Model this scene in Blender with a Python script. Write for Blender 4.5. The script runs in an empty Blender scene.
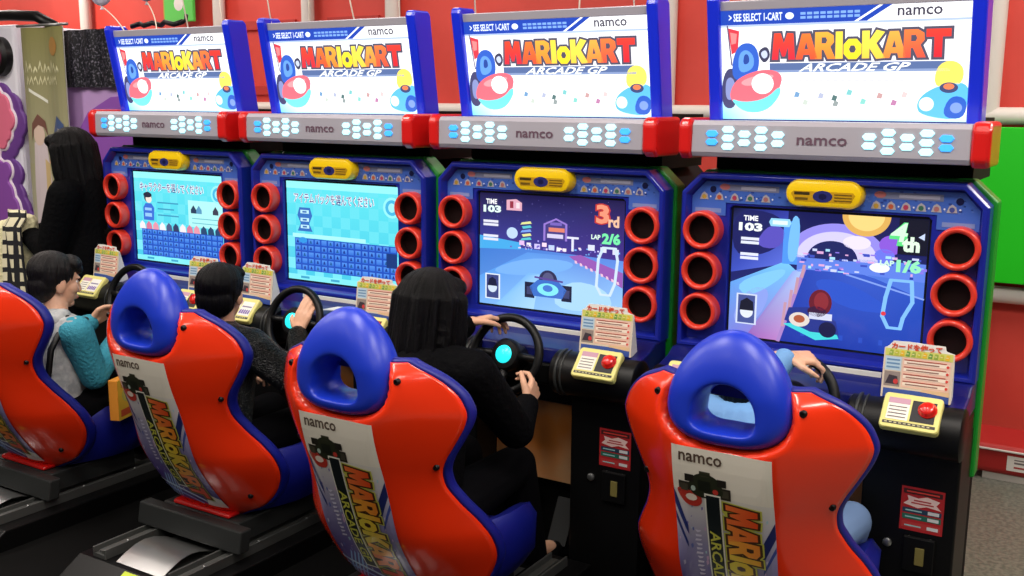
import bpy, bmesh, math, random
from mathutils import Vector, Matrix
PI = math.pi
SC = bpy.context.scene
COL = SC.collection
random.seed(7)

# ------------------------------------------------------------------ colour and materials
def lin(c):
    return tuple((v / 255 / 12.92) if v / 255 <= .04045 else ((v / 255 + .055) / 1.055) ** 2.4 for v in c)

MATS = {}
def mat(name, rgb, rough=.5, metal=0., coat=0., spec=.5, bump=None, emit=0., alpha=1.):
    if name in MATS: return MATS[name]
    m = bpy.data.materials.new(name); m.use_nodes = True
    nt = m.node_tree; b = nt.nodes['Principled BSDF']
    c = lin(rgb) + (1,)
    b.inputs['Base Color'].default_value = c
    b.inputs['Roughness'].default_value = rough
    b.inputs['Metallic'].default_value = metal
    b.inputs['Coat Weight'].default_value = coat
    b.inputs['Coat Roughness'].default_value = .08
    b.inputs['Specular IOR Level'].default_value = spec
    if emit:
        b.inputs['Emission Color'].default_value = c
        b.inputs['Emission Strength'].default_value = emit
    if bump:
        kind, scale, strength, dist = bump
        tc = nt.nodes.new('ShaderNodeTexCoord')
        mp = nt.nodes.new('ShaderNodeMapping')
        mp.inputs['Scale'].default_value = scale if isinstance(scale, tuple) else (scale,) * 3
        t = nt.nodes.new('ShaderNodeTexNoise'); t.inputs['Detail'].default_value = 3
        nt.links.new(tc.outputs['Object'], mp.inputs['Vector'])
        nt.links.new(mp.outputs['Vector'], t.inputs['Vector'])
        bp = nt.nodes.new('ShaderNodeBump')
        bp.inputs['Strength'].default_value = strength; bp.inputs['Distance'].default_value = dist
        nt.links.new(t.outputs['Fac'], bp.inputs['Height'])
        nt.links.new(bp.outputs['Normal'], b.inputs['Normal'])
    MATS[name] = m
    return m

def noise_mat(name, c1, c2, scale, rough=.6, coat=0., detail=4, lo=.4, hi=.6, bump=0.):
    if name in MATS: return MATS[name]
    m = mat(name, c1, rough, coat=coat); nt = m.node_tree; b = nt.nodes['Principled BSDF']
    tc = nt.nodes.new('ShaderNodeTexCoord'); t = nt.nodes.new('ShaderNodeTexNoise')
    t.inputs['Scale'].default_value = scale; t.inputs['Detail'].default_value = detail
    r = nt.nodes.new('ShaderNodeValToRGB')
    r.color_ramp.elements[0].color = lin(c1) + (1,); r.color_ramp.elements[0].position = lo
    r.color_ramp.elements[1].color = lin(c2) + (1,); r.color_ramp.elements[1].position = hi
    nt.links.new(tc.outputs['Object'], t.inputs['Vector'])
    nt.links.new(t.outputs['Fac'], r.inputs['Fac']); nt.links.new(r.outputs['Color'], b.inputs['Base Color'])
    if bump:
        bp = nt.nodes.new('ShaderNodeBump'); bp.inputs['Strength'].default_value = bump; bp.inputs['Distance'].default_value = .01
        nt.links.new(t.outputs['Fac'], bp.inputs['Height']); nt.links.new(bp.outputs['Normal'], b.inputs['Normal'])
    return m

def attr_mat(name, emit=0., rough=.4, coat=0., metal=0.):
    m = bpy.data.materials.new(name); m.use_nodes = True
    nt = m.node_tree; b = nt.nodes['Principled BSDF']
    a = nt.nodes.new('ShaderNodeAttribute'); a.attribute_name = 'Col'
    b.inputs['Roughness'].default_value = rough; b.inputs['Coat Weight'].default_value = coat; b.inputs['Metallic'].default_value = metal
    if emit:
        b.inputs['Base Color'].default_value = (.01, .01, .01, 1)
        nt.links.new(a.outputs['Color'], b.inputs['Emission Color'])
        b.inputs['Emission Strength'].default_value = emit
    else:
        nt.links.new(a.outputs['Color'], b.inputs['Base Color'])
    return m

M_PRINT = attr_mat('printed_film', 0, .3, .3)
M_CARD = attr_mat('printed_card', 0, .55)
M_SCREEN = attr_mat('lit_screen', 1.15, .15)
M_BACKLIT = attr_mat('backlit_film', 1.55, .3)

RED_SEAT = mat('glossy_red_shell', (240, 52, 12), .25, coat=.5)
BLUE_SEAT = mat('blue_plastic', (20, 52, 190), .36)
BLUE_VINYL = mat('blue_vinyl', (14, 24, 130), .45)
BLUE_CAB = mat('cabinet_blue', (20, 34, 150), .35, coat=.3)
BLUE_DARK = mat('cabinet_deep_blue', (10, 18, 96), .35, coat=.2)
BLUE_FRAME = mat('sign_frame_blue', (16, 44, 225), .35, coat=.3)
RED_RING = mat('red_ring', (226, 58, 40), .35, coat=.3)
RED_CAP = mat('red_cap', (214, 24, 22), .3, coat=.4)
PIPE_SHADE = mat('dark_hole', (26, 9, 8), .6, spec=.2)  # dark colour stands in for the shade deep inside the shallow pipes
BLACK = mat('black_plastic', (8, 8, 9), .42, spec=.3)
BLACK_MATT = mat('black_matt', (9, 9, 10), .75, spec=.2)
CHAR = mat('charcoal_metal', (48, 50, 50), .45, metal=.2)
GREEN = mat('green_panel', (18, 140, 40), .4)
SILVER = mat('brushed_silver', (188, 184, 195), .42, metal=.35)
STEEL = mat('steel', (170, 172, 172), .32, metal=.9)
RAIL = mat('rail_aluminium', (120, 122, 120), .38, metal=.7)
YELLOW = mat('yellow_plastic', (248, 206, 10), .3, coat=.3)
CREAM = mat('pale_yellow_plate', (226, 218, 130), .45)
REDBTN = mat('red_button', (220, 30, 20), .25, coat=.5)
WHITE = mat('white_plastic', (225, 222, 215), .45)
PAPER = mat('white_paper', (232, 230, 224), .7)
LED = mat('led_white', (176, 240, 252), .4, emit=1.15)
LEDB = mat('led_blue', (60, 160, 245), .4, emit=1.0)
CYAN = mat('cyan_lamp', (40, 230, 235), .3, emit=1.0)
TAN = noise_mat('scuffed_tan_plate', (206, 126, 58), (190, 150, 110), 3, .35)  # orange light in the foot well is put into the plate colour
WALLRED = noise_mat('red_painted_panel', (210, 66, 54), (216, 72, 60), 3, .5)
WALLRED2 = mat('red_panel_frame', (182, 50, 42), .5)
PIPEW = mat('white_painted_post', (214, 208, 200), .45)
WALLGREEN = mat('bright_green_board', (24, 196, 20), .45)
BOARDSIGN = mat('light_green_board', (90, 205, 80), .5)
OLIVE = mat('olive_sign', (170, 170, 50), .5)
FLOORM = noise_mat('speckled_floor', (84, 88, 80), (112, 112, 102), 60, .35)
CEILM = mat('ceiling_white', (200, 198, 194), .8)
SKIN = noise_mat('skin', (222, 168, 136), (228, 178, 148), 20, .5)
HAIR = mat('black_hair', (4, 3, 4), .42, bump=('n', (140, 140, 5), .6, .01), spec=.2)
HAIR2 = mat('dark_brown_hair', (16, 12, 12), .42, bump=('n', (120, 120, 8), .6, .01), spec=.3)
COATBLK = mat('black_coat', (5, 5, 7), .85, bump=('n', 10, .4, .02), spec=.08)
PUFFER = mat('black_puffer', (24, 27, 26), .33, bump=('n', (22, 22, 34), 1., .05))
TROUSERS = mat('dark_trousers', (7, 7, 10), .85, spec=.08)
TEAL = mat('teal_sleeve', (52, 146, 168), .8, bump=('n', 16, .5, .02))
GREYVEST = noise_mat('grey_hooded_vest', (150, 154, 156), (178, 180, 180), 30, .85, bump=.4)
SHIRT = mat('pale_blue_shirt', (110, 160, 215), .7)
CREAMCOAT = mat('cream_coat', (226, 218, 176), .8, bump=('n', 12, .5, .03))
LILAC = noise_mat('lilac_booth', (228, 226, 240), (238, 236, 246), 2, .5)
LILAC2 = mat('mauve_booth', (196, 160, 214), .5)
PURPLE = mat('purple_booth', (150, 88, 186), .5)
RIBBON = mat('pale_ribbon', (236, 224, 206), .6)

# ------------------------------------------------------------------ object helpers
def link(o):
    COL.objects.link(o); return o

def thing(name, label, cat, loc=(0, 0, 0), rotz=0., group=None):
    o = bpy.data.objects.new(name, None); link(o)
    o.empty_display_size = .1
    o.location = loc; o.rotation_euler = (0, 0, rotz)
    o['label'] = label; o['category'] = cat
    if group: o['group'] = group
    return o

def tag(o, label, cat, group=None):
    o['label'] = label; o['category'] = cat
    if group: o['group'] = group
    return o

def struct(o):
    o['kind'] = 'structure'; return o

def copy_tree(o, parent=None):
    c = o.copy(); link(c); c.parent = parent
    for ch in list(o.children): copy_tree(ch, c)
    return c

class MB:
    def __init__(s): s.v = []; s.f = []; s.m = []; s.c = {}
    def add(s, vs, fs, mi=0):
        b = len(s.v); s.v += [tuple(v) for v in vs]
        for f in fs: s.f.append([b + i for i in f]); s.m.append(mi)
        return b
    def box(s, a, b, mi=0):
        x0, y0, z0 = a; x1, y1, z1 = b
        s.add([(x0,y0,z0),(x1,y0,z0),(x1,y1,z0),(x0,y1,z0),(x0,y0,z1),(x1,y0,z1),(x1,y1,z1),(x0,y1,z1)],
              [(0,3,2,1),(4,5,6,7),(0,1,5,4),(1,2,6,5),(2,3,7,6),(3,0,4,7)], mi)
    def obox(s, M, a, b, mi=0):
        k = len(s.v); s.box(a, b, mi)
        for i in range(k, len(s.v)): s.v[i] = tuple(M @ Vector(s.v[i]))
    def loops(s, ls, mi=0, closed=True, cap0=False, cap1=False):
        n = len(ls[0]); b = len(s.v)
        for l in ls: s.v += [tuple(p) for p in l]
        for i in range(len(ls) - 1):
            for j in range(n if closed else n - 1):
                k = (j + 1) % n
                s.f.append([b+i*n+j, b+i*n+k, b+(i+1)*n+k, b+(i+1)*n+j]); s.m.append(mi)
        if cap0: s.f.append([b + j for j in reversed(range(n))]); s.m.append(mi)
        if cap1: s.f.append([b + (len(ls)-1)*n + j for j in range(n)]); s.m.append(mi)
    def tube(s, pts, r, n=10, mi=0, caps=True):
        pts = [Vector(p) for p in pts]; ls = []; up = None
        for i, p in enumerate(pts):
            d = (pts[min(i+1, len(pts)-1)] - pts[max(i-1, 0)]).normalized()
            if up is None: up = d.orthogonal().normalized()
            up = (up - d * up.dot(d)).normalized(); w = d.cross(up)
            rr = r[i] if isinstance(r, (list, tuple)) else r
            ls.append([p + (up*math.cos(2*PI*k/n) + w*math.sin(2*PI*k/n))*rr for k in range(n)])
        s.loops(ls, mi, True, caps, caps)
    def lathe(s, prof, M=Matrix(), n=32, mi=0, cap0=False, cap1=False):
        """prof: (radius, axial) along local z"""
        ls = [[M @ Vector((r*math.cos(2*PI*k/n), r*math.sin(2*PI*k/n), h)) for k in range(n)] for r, h in prof]
        s.loops(ls, mi, True, cap0, cap1)
    def torus(s, M, R, r, n=40, m=10, mi=0):
        ls = []
        for i in range(n + 1):
            a = 2*PI*i/n
            ls.append([M @ Vector(((R+r*math.cos(2*PI*k/m))*math.cos(a), (R+r*math.cos(2*PI*k/m))*math.sin(a), r*math.sin(2*PI*k/m))) for k in range(m)])
        s.loops(ls, mi)
    def prism(s, poly, y0, y1, mi=0):
        """poly in x,z extruded along y"""
        s.loops([[(x, y0, z) for x, z in poly], [(x, y1, z) for x, z in poly]], mi, True, True, True)
    def xprism(s, poly, x0, x1, mi=0):
        s.loops([[(x0, y, z) for y, z in poly], [(x1, y, z) for y, z in poly]], mi, True, True, True)
    def build(s, name, mats, parent=None, smooth=False, bevel=0., seg=2, auto=None, subsurf=0, fix=True):
        me = bpy.data.meshes.new(name); me.from_pydata(s.v, [], s.f)
        if not isinstance(mats, (list, tuple)): mats = [mats]
        for m in mats: me.materials.append(m)
        me.polygons.foreach_set('material_index', s.m)
        if fix:
            bm = bmesh.new(); bm.from_mesh(me)
            bmesh.ops.remove_doubles(bm, verts=bm.verts, dist=1e-6)
            bmesh.ops.recalc_face_normals(bm, faces=bm.faces)
            if auto is not None:
                ca = math.cos(math.radians(auto))
                for e in bm.edges:
                    if len(e.link_faces) == 2 and e.link_faces[0].normal.dot(e.link_faces[1].normal) < ca: e.smooth = False
            bm.to_mesh(me); bm.free()
        if smooth: me.polygons.foreach_set('use_smooth', [True]*len(me.polygons))
        me.update()
        o = bpy.data.objects.new(name, me); link(o)
        if parent: o.parent = parent
        if bevel:
            b = o.modifiers.new('edge', 'BEVEL'); b.width = bevel; b.segments = seg; b.limit_method = 'ANGLE'; b.angle_limit = math.radians(40)
        if subsurf:
            b = o.modifiers.new('round', 'SUBSURF'); b.levels = subsurf; b.render_levels = subsurf
        return o

# ------------------------------------------------------------------ flat printed graphics: polygons in (u,v) with colours
_txt = {}
def text_polys(body, bold=0.):
    key = (body, bold)
    if key not in _txt:
        cu = bpy.data.curves.new('t', 'FONT'); cu.body = body; cu.offset = bold; cu.resolution_u = 2
        o = bpy.data.objects.new('t', cu); link(o)
        d = bpy.context.evaluated_depsgraph_get()
        me = bpy.data.meshes.new_from_object(o.evaluated_get(d))
        vs = [(v.co.x, v.co.y) for v in me.vertices]; fs = [list(p.vertices) for p in me.polygons]
        bpy.data.objects.remove(o); bpy.data.curves.remove(cu); bpy.data.meshes.remove(me)
        xs = [v[0] for v in vs]; ys = [v[1] for v in vs]
        _txt[key] = (vs, fs, min(xs), max(xs), min(ys), max(ys))
    return _txt[key]

class Art:
    def __init__(s): s.items = []   # (verts2d, faces, colour fn, layer)
    def poly(s, pts, rgb, layer=1):
        """rgb: one colour or one per point"""
        s.items.append((list(pts), [list(range(len(pts)))], rgb, layer)); return s
    def blob(s, pts, rgb, layer=1, it=2):
        for _ in range(it):
            q = []
            for i in range(len(pts)):
                a = pts[i]; b = pts[(i+1) % len(pts)]
                q += [(a[0]*.75+b[0]*.25, a[1]*.75+b[1]*.25), (a[0]*.25+b[0]*.75, a[1]*.25+b[1]*.75)]
            pts = q
        return s.poly(pts, rgb, layer)
    def rect(s, u0, v0, u1, v1, rgb, layer=1, top=None):
        c = rgb if top is None else [rgb, rgb, top, top]
        return s.poly([(u0, v0), (u1, v0), (u1, v1), (u0, v1)], c, layer)
    def disc(s, u, v, ru, rv, rgb, layer=1, n=20, a0=0, a1=2*PI):
        full = abs(a1-a0-2*PI) < 1e-6
        k = n if full else n + 1
        return s.poly([(u+ru*math.cos(a0+(a1-a0)*i/n), v+rv*math.sin(a0+(a1-a0)*i/n)) for i in range(k)], rgb, layer)
    def line(s, pts, w, rgb, layer=1, closed=False):
        n = len(pts)
        for i in range(n if closed else n - 1):
            a = Vector(pts[i]); b = Vector(pts[(i+1) % n]); d = (b-a)
            if d.length < 1e-9: continue
            d.normalize(); q = Vector((-d.y, d.x))*w/2; a = a - d*w*.3; b = b + d*w*.3
            s.poly([tuple(a-q), tuple(b-q), tuple(b+q), tuple(a+q)], rgb, layer)
        return s
    def text(s, body, u0, v0, u1, v1, rgb, layer=2, bold=0., shear=0., rot=False):
        vs, fs, x0, x1, y0, y1 = text_polys(body, bold)
        out = []
        for x, y in vs:
            a = (x-x0)/(x1-x0); b = (y-y0)/(y1-y0)
            a += shear*(b-.5)
            if rot: out.append((u0+(u1-u0)*b, v1-(v1-v0)*a))      # reads downwards, letter tops to the right
            else: out.append((u0+(u1-u0)*a, v0+(v1-v0)*b))
        s.items.append((out, fs, rgb, layer)); return s
    def build(s, name, material, fn, parent, cuts=None):
        """fn(u,v,layer)->(x,y,z); cuts: v values at which the art is sliced so that it can follow a curved surface"""
        bm = bmesh.new(); cl = bm.loops.layers.float_color.new('Col')
        lay = bm.verts.layers.float.new('lay')
        for pts, fs, rgb, layer in s.items:
            vs = [bm.verts.new((p[0], p[1], 0)) for p in pts]
            for q in vs: q[lay] = layer
            multi = isinstance(rgb, list)
            for f in fs:
                try: face = bm.faces.new([vs[i] for i in f])
                except ValueError: continue
                for k, lp in enumerate(face.loops):
                    lp[cl] = lin(rgb[f[k]] if multi else rgb) + (1,)
        if cuts:
            for axis, vals in cuts:
                no = (1, 0, 0) if axis == 'u' else (0, 1, 0)
                for t in vals:
                    co = (t, 0, 0) if axis == 'u' else (0, t, 0)
                    bmesh.ops.bisect_plane(bm, geom=bm.verts[:]+bm.edges[:]+bm.faces[:], plane_co=co, plane_no=no, dist=1e-7)
        bmesh.ops.triangulate(bm, faces=[f for f in bm.faces if len(f.verts) > 4])
        for v in bm.verts:
            lv = v[lay]
            if lv == 0 and cuts:
                pass
            v.co = Vector(fn(v.co.x, v.co.y, lv))
        me = bpy.data.meshes.new(name); bm.to_mesh(me); bm.free()
        me.materials.append(material)
        o = bpy.data.objects.new(name, me); link(o); o.parent = parent
        return o

def offset_poly(p, d):
    n = len(p); area = sum(p[i][0]*p[(i+1) % n][1]-p[(i+1) % n][0]*p[i][1] for i in range(n))
    sg = 1 if area > 0 else -1; out = []
    for i in range(n):
        a = Vector(p[i-1]); b = Vector(p[i]); c = Vector(p[(i+1) % n])
        d1 = (b-a).normalized(); d2 = (c-b).normalized()
        n1 = Vector((d1.y, -d1.x))*sg; n2 = Vector((d2.y, -d2.x))*sg
        m = n1+n2
        if m.length < .2: m = n1
        m.normalize(); k = max(.55, m.dot(n1))
        out.append(tuple(b + m*(d/k)))
    return out

GLY = {
 'M': (.95, [(0,0),(.1,1),(.36,1),(.48,.62),(.62,1),(.86,.98),(.92,0),(.66,0),(.65,.48),(.53,.12),(.41,.12),(.29,.48),(.25,0)], None, .94),
 'A': (.86, [(0,0),(.25,.96),(.57,.96),(.86,0),(.58,0),(.54,.17),(.31,.17),(.26,0)], [(.35,.38),(.49,.38),(.42,.64)], .74),
 'R': (.80, [(0,0),(.02,1),(.5,1),(.72,.87),(.74,.62),(.6,.45),(.8,0),(.5,0),(.34,.34),(.27,.34),(.27,0)], [(.27,.58),(.27,.8),(.43,.8),(.48,.69),(.43,.58)], .79),
 'I': (.28, [(0,0),(.01,1),(.27,1),(.28,0)], None, .31),
 'O': (.66, [(.18,-.02),(0,.18),(0,.52),(.18,.72),(.48,.72),(.66,.52),(.66,.18),(.48,-.02)], [(.26,.22),(.2,.34),(.26,.48),(.4,.48),(.46,.34),(.4,.22)], .68),
 'K': (.85, [(0,0),(0,1),(.27,1),(.27,.66),(.52,1.02),(.82,.94),(.52,.54),(.85,0),(.52,-.02),(.27,.36),(.27,0)], None, .74),
 'T': (.85, [(.28,0),(.28,.72),(0,.72),(0,1),(.85,1),(.85,.72),(.56,.72),(.56,0)], None, .85)}
KART_COL = [(238,70,45),(244,120,50),(246,170,60),(252,220,70),(252,236,60),(250,228,80),(246,170,70),(240,120,60),(226,60,48)]
KART_BOT = [(214,40,60),(236,80,50),(240,130,50),(248,200,70),(248,210,40),(246,196,70),(240,130,60),(226,80,60),(206,34,50)]
def kart_logo(art, fn, layer, out1=(78,74,92), out2=(240,240,246), cols=KART_COL, bots=KART_BOT, o1=.085, o2=.15):
    """fn maps letter units (x along the word, y up) to (u,v)"""
    x = 0.; tot = sum(GLY[c][3] for c in 'MARIOKAR') + .85
    for i, ch in enumerate('MARIOKART'):
        w, p, hole, adv = GLY[ch]
        P = [(a+x, b) for a, b in p]
        if o2: art.poly([fn(a/tot, b) for a, b in offset_poly(P, o2)], out2, layer)
        art.poly([fn(a/tot, b) for a, b in offset_poly(P, o1)], out1, layer+1)
        art.poly([fn(a/tot, b) for a, b in P], [tuple(bots[i][k]+(cols[i][k]-bots[i][k])*min(1, max(0, b)) for k in range(3)) for a, b in P], layer+2)
        if hole: art.poly([fn((a+x)/tot, b) for a, b in hole], out1, layer+3)
        x += adv

# ------------------------------------------------------------------ screen pictures (u right, v up, 0..1)
def screen_art(kind):
    A = Art(); A.rect(-.04, -.05, 1.04, 1.05, (4, 4, 10), 0)
    if kind in 'AB':
        A.rect(0, 0, 1, 1, (70, 196, 226), 1, (96, 226, 236))
        n = 12
        for i in range(n):
            for j in range(9):
                if (i+j) % 2: A.rect(i/n, j/9, (i+1)/n, (j+1)/9, (104, 222, 236) if j > 3 else (120, 226, 240), 2)
        A.rect(0, .93, 1, 1, (150, 240, 244), 3)
        t = 'キャラクターを選んでください' if kind == 'A' else 'アイテムパックを選んでください'
        A.text(t, .07, .78, .80, .89, (246, 250, 255), 4, bold=.06)
        A.text(t, .075, .785, .795, .885, (70, 50, 130), 5, bold=.004)
        A.disc(.95, .80, .075, .1, (150, 240, 250), 4); A.disc(.95, .80, .055, .075, (70, 180, 224), 5)
        A.disc(.95, .80, .03, .045, (160, 236, 246), 6)
        if kind == 'B':
            A.poly([(.1,.5),(.24,.5),(.21,.58),(.24,.66),(.22,.74),(.12,.74),(.1,.66),(.13,.58)], (54, 110, 190), 4)
            for k, vv in enumerate((.68, .6, .53)): A.rect(.13, vv, .21, vv+.035, (190, 236, 250), 5); A.rect(.15, vv+.008, .19, vv+.026, (60, 110, 180), 6)
            rows, v0, v1, u0, u1 = 5, .1, .43, .07, .99
            A.rect(.05, .435, .72, .475, (170, 240, 246), 4)
        else:
            A.disc(.16, .72, .045, .06, (60, 50, 70), 4); A.disc(.17, .70, .035, .045, (244, 226, 214), 5); A.disc(.16,.745,.05,.03,(40,40,60),6)
            A.poly([(.1,.46),(.22,.46),(.23,.6),(.2,.65),(.13,.65),(.1,.6)], (60, 110, 210), 4)
            A.rect(.12, .5, .2, .54, (150, 200, 250), 5); A.rect(.12, .57, .2, .6, (150, 200, 250), 5)
            for k in range(3): A.rect(.27, .66-.07*k, .27+.24-.05*(k % 2), .675-.07*k, (60, 150, 190), 4)
            A.rect(.62, .43, 1, .72, (176, 242, 240), 4)
            for uu, cc in ((.68, (40, 60, 90)), (.74, (90, 150, 190)), (.92, (60, 60, 80))):
                A.poly([(uu-.03,.58),(uu+.03,.58),(uu+.03,.62),(uu,.67),(uu-.03,.62)], cc, 5)
            for k in range(2): A.rect(.66, .52-.05*k, .95, .53-.05*k, (110, 190, 206), 5)
            rows, v0, v1, u0, u1 = 5, .06, .36, .07, .99
            for k in range(12):
                uu = .05+.078*k; A.poly([(uu,.36),(uu+.07,.36),(uu+.06,.42),(uu+.03,.45),(uu,.41)], [(240,232,236),(214,120,150),(230,150,170),(236,236,240),(80,90,130),(50,60,100)][k % 6] if k < 9 else (40, 70, 110), 5)
        A.rect(u0, v0, u1, v1, (30, 78, 186), 4)
        for r in range(rows):
            for c in range(15):
                a = u0+(u1-u0)*(c+.1)/15; b = u0+(u1-u0)*(c+.86)/15; lo = v0+(v1-v0)*(r+.12)/rows; hi = v0+(v1-v0)*(r+.86)/rows
                A.rect(a, lo, b, hi, (52, 112, 214), 5, (84, 146, 234))
                if (r*7+c*3) % 5 and not (kind == 'A' and r == rows-1 and c > 11):
                    A.poly([(a+.012, lo+.008), (b-.012, lo+.008), (b-.02, hi-.01), (a+.02, hi-.01)], (22, 52, 140) if (r+c) % 3 else (30, 90, 150), 6)
        if kind == 'B':
            A.disc(.15, .41, .04, .03, (50, 150, 226), 7)
            A.rect(.9, .22, .99, .36, (20, 54, 120), 7)
        A.rect(0, 0, 1, .055, (130, 232, 240), 4)
        for k in range(3): A.rect(.12+.28*k, .018, .2+.28*k, .04, (60, 160, 200), 5)
    elif kind == 'C':
        A.poly([(0,.55),(1,.5),(1,1),(0,1)], [(60,60,150),(70,50,140),(30,22,72),(26,20,66)], 1)
        A.poly([(0,0),(1,0),(1,.5),(0,.55)], [(96,150,226),(150,196,246),(96,140,226),(60,120,206)], 2)
        A.poly([(0,.5),(.3,.52),(.3,.58),(0,.62)], (70, 170, 232), 3)
        A.poly([(0,.25),(.35,.5),(.72,.5),(1,.34),(1,0),(0,0)], [(90,160,236),(90,150,230),(96,140,224),(130,180,240),(160,206,250),(120,176,240)], 3)
        A.poly([(.12,0),(.36,.32),(.44,.32),(.4,0)], [(130,190,246),(120,180,240),(150,200,250),(170,214,252)], 4)
        A.poly([(.64,.5),(.72,.52),(1,.4),(1,.27),(.84,.38),(.7,.45)], (150, 90, 180), 5)
        for k in range(9): A.poly([(.68+.035*k,.47-.018*k),(.695+.035*k,.465-.018*k),(.7+.035*k,.44-.018*k),(.683+.035*k,.445-.018*k)], (236,190,216), 6)
        for k, (u, v, s, c) in enumerate([(.24,.66,.04,(190,216,255)),(.31,.58,.018,(230,190,240)),(.36,.57,.015,(250,240,250)),(.42,.56,.02,(210,200,255)),(.47,.58,.016,(250,220,240)),(.52,.56,.02,(190,210,255)),(.57,.55,.014,(255,255,255)),(.79,.59,.022,(220,224,250)),(.87,.58,.02,(226,226,250)),(.95,.57,.02,(220,220,250)),(.61,.55,.012,(255,240,250))]):
            A.rect(u-s, v-s*1.1, u+s, v+s*1.1, c, 5) if k else A.disc(u, v, .04, .05, c, 5)
        for k in range(5): A.poly([(.3+.02*(k%2),.6+.035*k),(.38,.615+.035*k),(.37,.635+.035*k),(.31,.62+.035*k)], [(90,200,210),(230,230,150),(120,160,240)][k % 3], 6)
        rr = random.Random(8)
        for k in range(46):
            u = rr.uniform(.2,.98); v = .52+abs(rr.gauss(0,.035)); A.rect(u,v,u+rr.uniform(.006,.016),v+rr.uniform(.006,.016),rr.choice([(214,206,255),(160,150,236),(120,180,250),(250,226,236),(110,96,190)]),6)
        for k in range(40):
            u = rr.uniform(.05,.95); v = rr.uniform(.64,.98); A.rect(u,v,u+.004,v+.005,(110,100,180),4)
        A.blob([(.05,.3),(.35,.46),(.7,.46),(.62,.36),(.3,.28)],(120,176,244),4); A.blob([(.5,.02),(.62,.3),(.9,.26),(.95,.05)],(170,214,252),4)
        A.rect(.48,.63,.62,.79,(70,60,130),5); A.line([(.47,.62),(.47,.76),(.55,.81),(.62,.77),(.62,.63)],.014,(150,120,210),6)
        A.rect(.5,.7,.61,.735,(226,130,110),7); A.rect(.49,.645,.6,.68,(214,206,240),7); A.rect(.51,.755,.59,.78,(120,100,190),7)
        A.line([(.665,.55),(.665,.66)],.016,(226,226,250),6); A.line([(.63,.66),(.70,.66)],.018,(226,226,250),6)
        # rally kart seen from behind, empty seat hoop
        for s in (-1, 1):
            A.rect(.5+s*.13-.035, .1, .5+s*.13+.035, .24, (26, 30, 60), 6); A.rect(.5+s*.13-.02, .13, .5+s*.13+.02, .2, (60, 66, 110), 7)
        A.poly([(.4,.12),(.6,.12),(.63,.2),(.57,.27),(.43,.27),(.37,.2)], (60, 110, 200), 7); A.disc(.5,.19,.075,.055,(130,230,240),8); A.disc(.5,.2,.035,.03,(70,120,210),9)
        A.disc(.5,.27,.065,.09,(46,46,84),6); A.disc(.5,.28,.04,.06,(86,86,128),6.5); A.line([(.41,.29),(.6,.27)],.016,(90,70,150),8)
        A.text('TIME', .05, .905, .13, .95, (250,250,255), 8, bold=.03); A.text('103', .03, .83, .16, .895, (226,250,244), 8, bold=.05)
        A.poly([(.2,.86),(.31,.86),(.31,.93),(.27,.96),(.2,.95)], (226,170,190), 8); A.rect(.225,.88,.25,.94,(150,50,70),9); A.rect(.27,.88,.295,.93,(240,220,226),9)
        for vv in (.74, .71, .61, .58): A.rect(.03, vv, .14, vv+.022, (226,226,240), 8)
        A.text('3', .81, .79, .915, .97, (196,56,50), 8, bold=.09); A.text('3', .82, .80, .905, .96, (244,150,120), 9, bold=.04)
        A.text('rd', .90, .775, .97, .87, (240,190,160), 9, bold=.04)
        A.text('LAP', .79, .665, .85, .705, (226,250,235), 8, bold=.03); A.text('2/6', .86, .63, .98, .725, (120,236,170), 8, bold=.05)
        A.line([(.86,.2),(.83,.27),(.84,.5),(.87,.6),(.95,.6),(.965,.5),(.95,.3),(.92,.2)],.018,(206,226,250),8,True)
        A.rect(.045,.05,.155,.28,(226,236,250),7); A.rect(.055,.06,.145,.27,(60,70,130),8); A.disc(.1,.16,.034,.05,(206,222,240),9); A.poly([(.065,.17),(.135,.17),(.125,.23),(.1,.25),(.075,.23)],(24,28,60),10)
    else:
        A.rect(0,0,1,1,(30,40,120),1,(24,26,84))
        A.poly([(0,.5),(.3,.6),(.3,1),(0,1)], [(60,80,190),(90,110,220),(50,60,160),(14,16,50)], 2)
        A.poly([(0,0),(.18,0),(.36,.55),(.3,.62),(0,.42)], [(120,130,220),(140,120,210),(120,190,250),(120,200,250),(100,160,236)], 3)
        A.poly([(.1,0),(.3,0),(.4,.58),(.34,.55)], [(150,90,180),(190,130,200),(170,200,250),(150,170,240)], 4)
        A.poly([(.28,.6),(.36,.6),(.36,.95),(.28,.9)], (80,150,244), 4)
        A.disc(.56,.66,.26,.27,(150,140,236),3,24,0,PI); A.disc(.56,.66,.21,.21,(214,206,255),4,24,0,PI); A.disc(.54,.66,.13,.14,(28,34,96),5,24,0,PI)
        A.rect(.36,.55,1,.68,(96,130,230),4)
        rr = random.Random(3)
        for k in range(60):
            u = rr.uniform(.36,.98); v = rr.uniform(.56,.72); A.rect(u,v,u+rr.uniform(.01,.035),v+rr.uniform(.008,.02), rr.choice([(206,214,255),(140,120,230),(60,80,190),(170,226,255),(226,170,220),(40,60,160)]), 6)
        A.disc(.70,1.0,.12,.15,(226,176,90),6,20,PI,2*PI); A.disc(.70,1.0,.09,.11,(250,214,130),7,20,PI,2*PI)
        A.disc(.83,.8,.06,.07,(140,90,220),5); A.disc(.8,.72,.05,.05,(110,120,236),5); A.disc(.78,.63,.05,.035,(244,248,255),7)
        A.rect(.86,.74,1,1,(12,14,36),6)
        A.blob([(.0,.62),(.2,.66),(.3,.8),(.26,.98),(.0,1.0)],(26,30,96),3); A.blob([(.12,.72),(.26,.7),(.3,.86),(.2,.9)],(90,80,190),4); A.blob([(.3,.62),(.36,.62),(.37,.95),(.32,.98)],(120,190,255),5)
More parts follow.
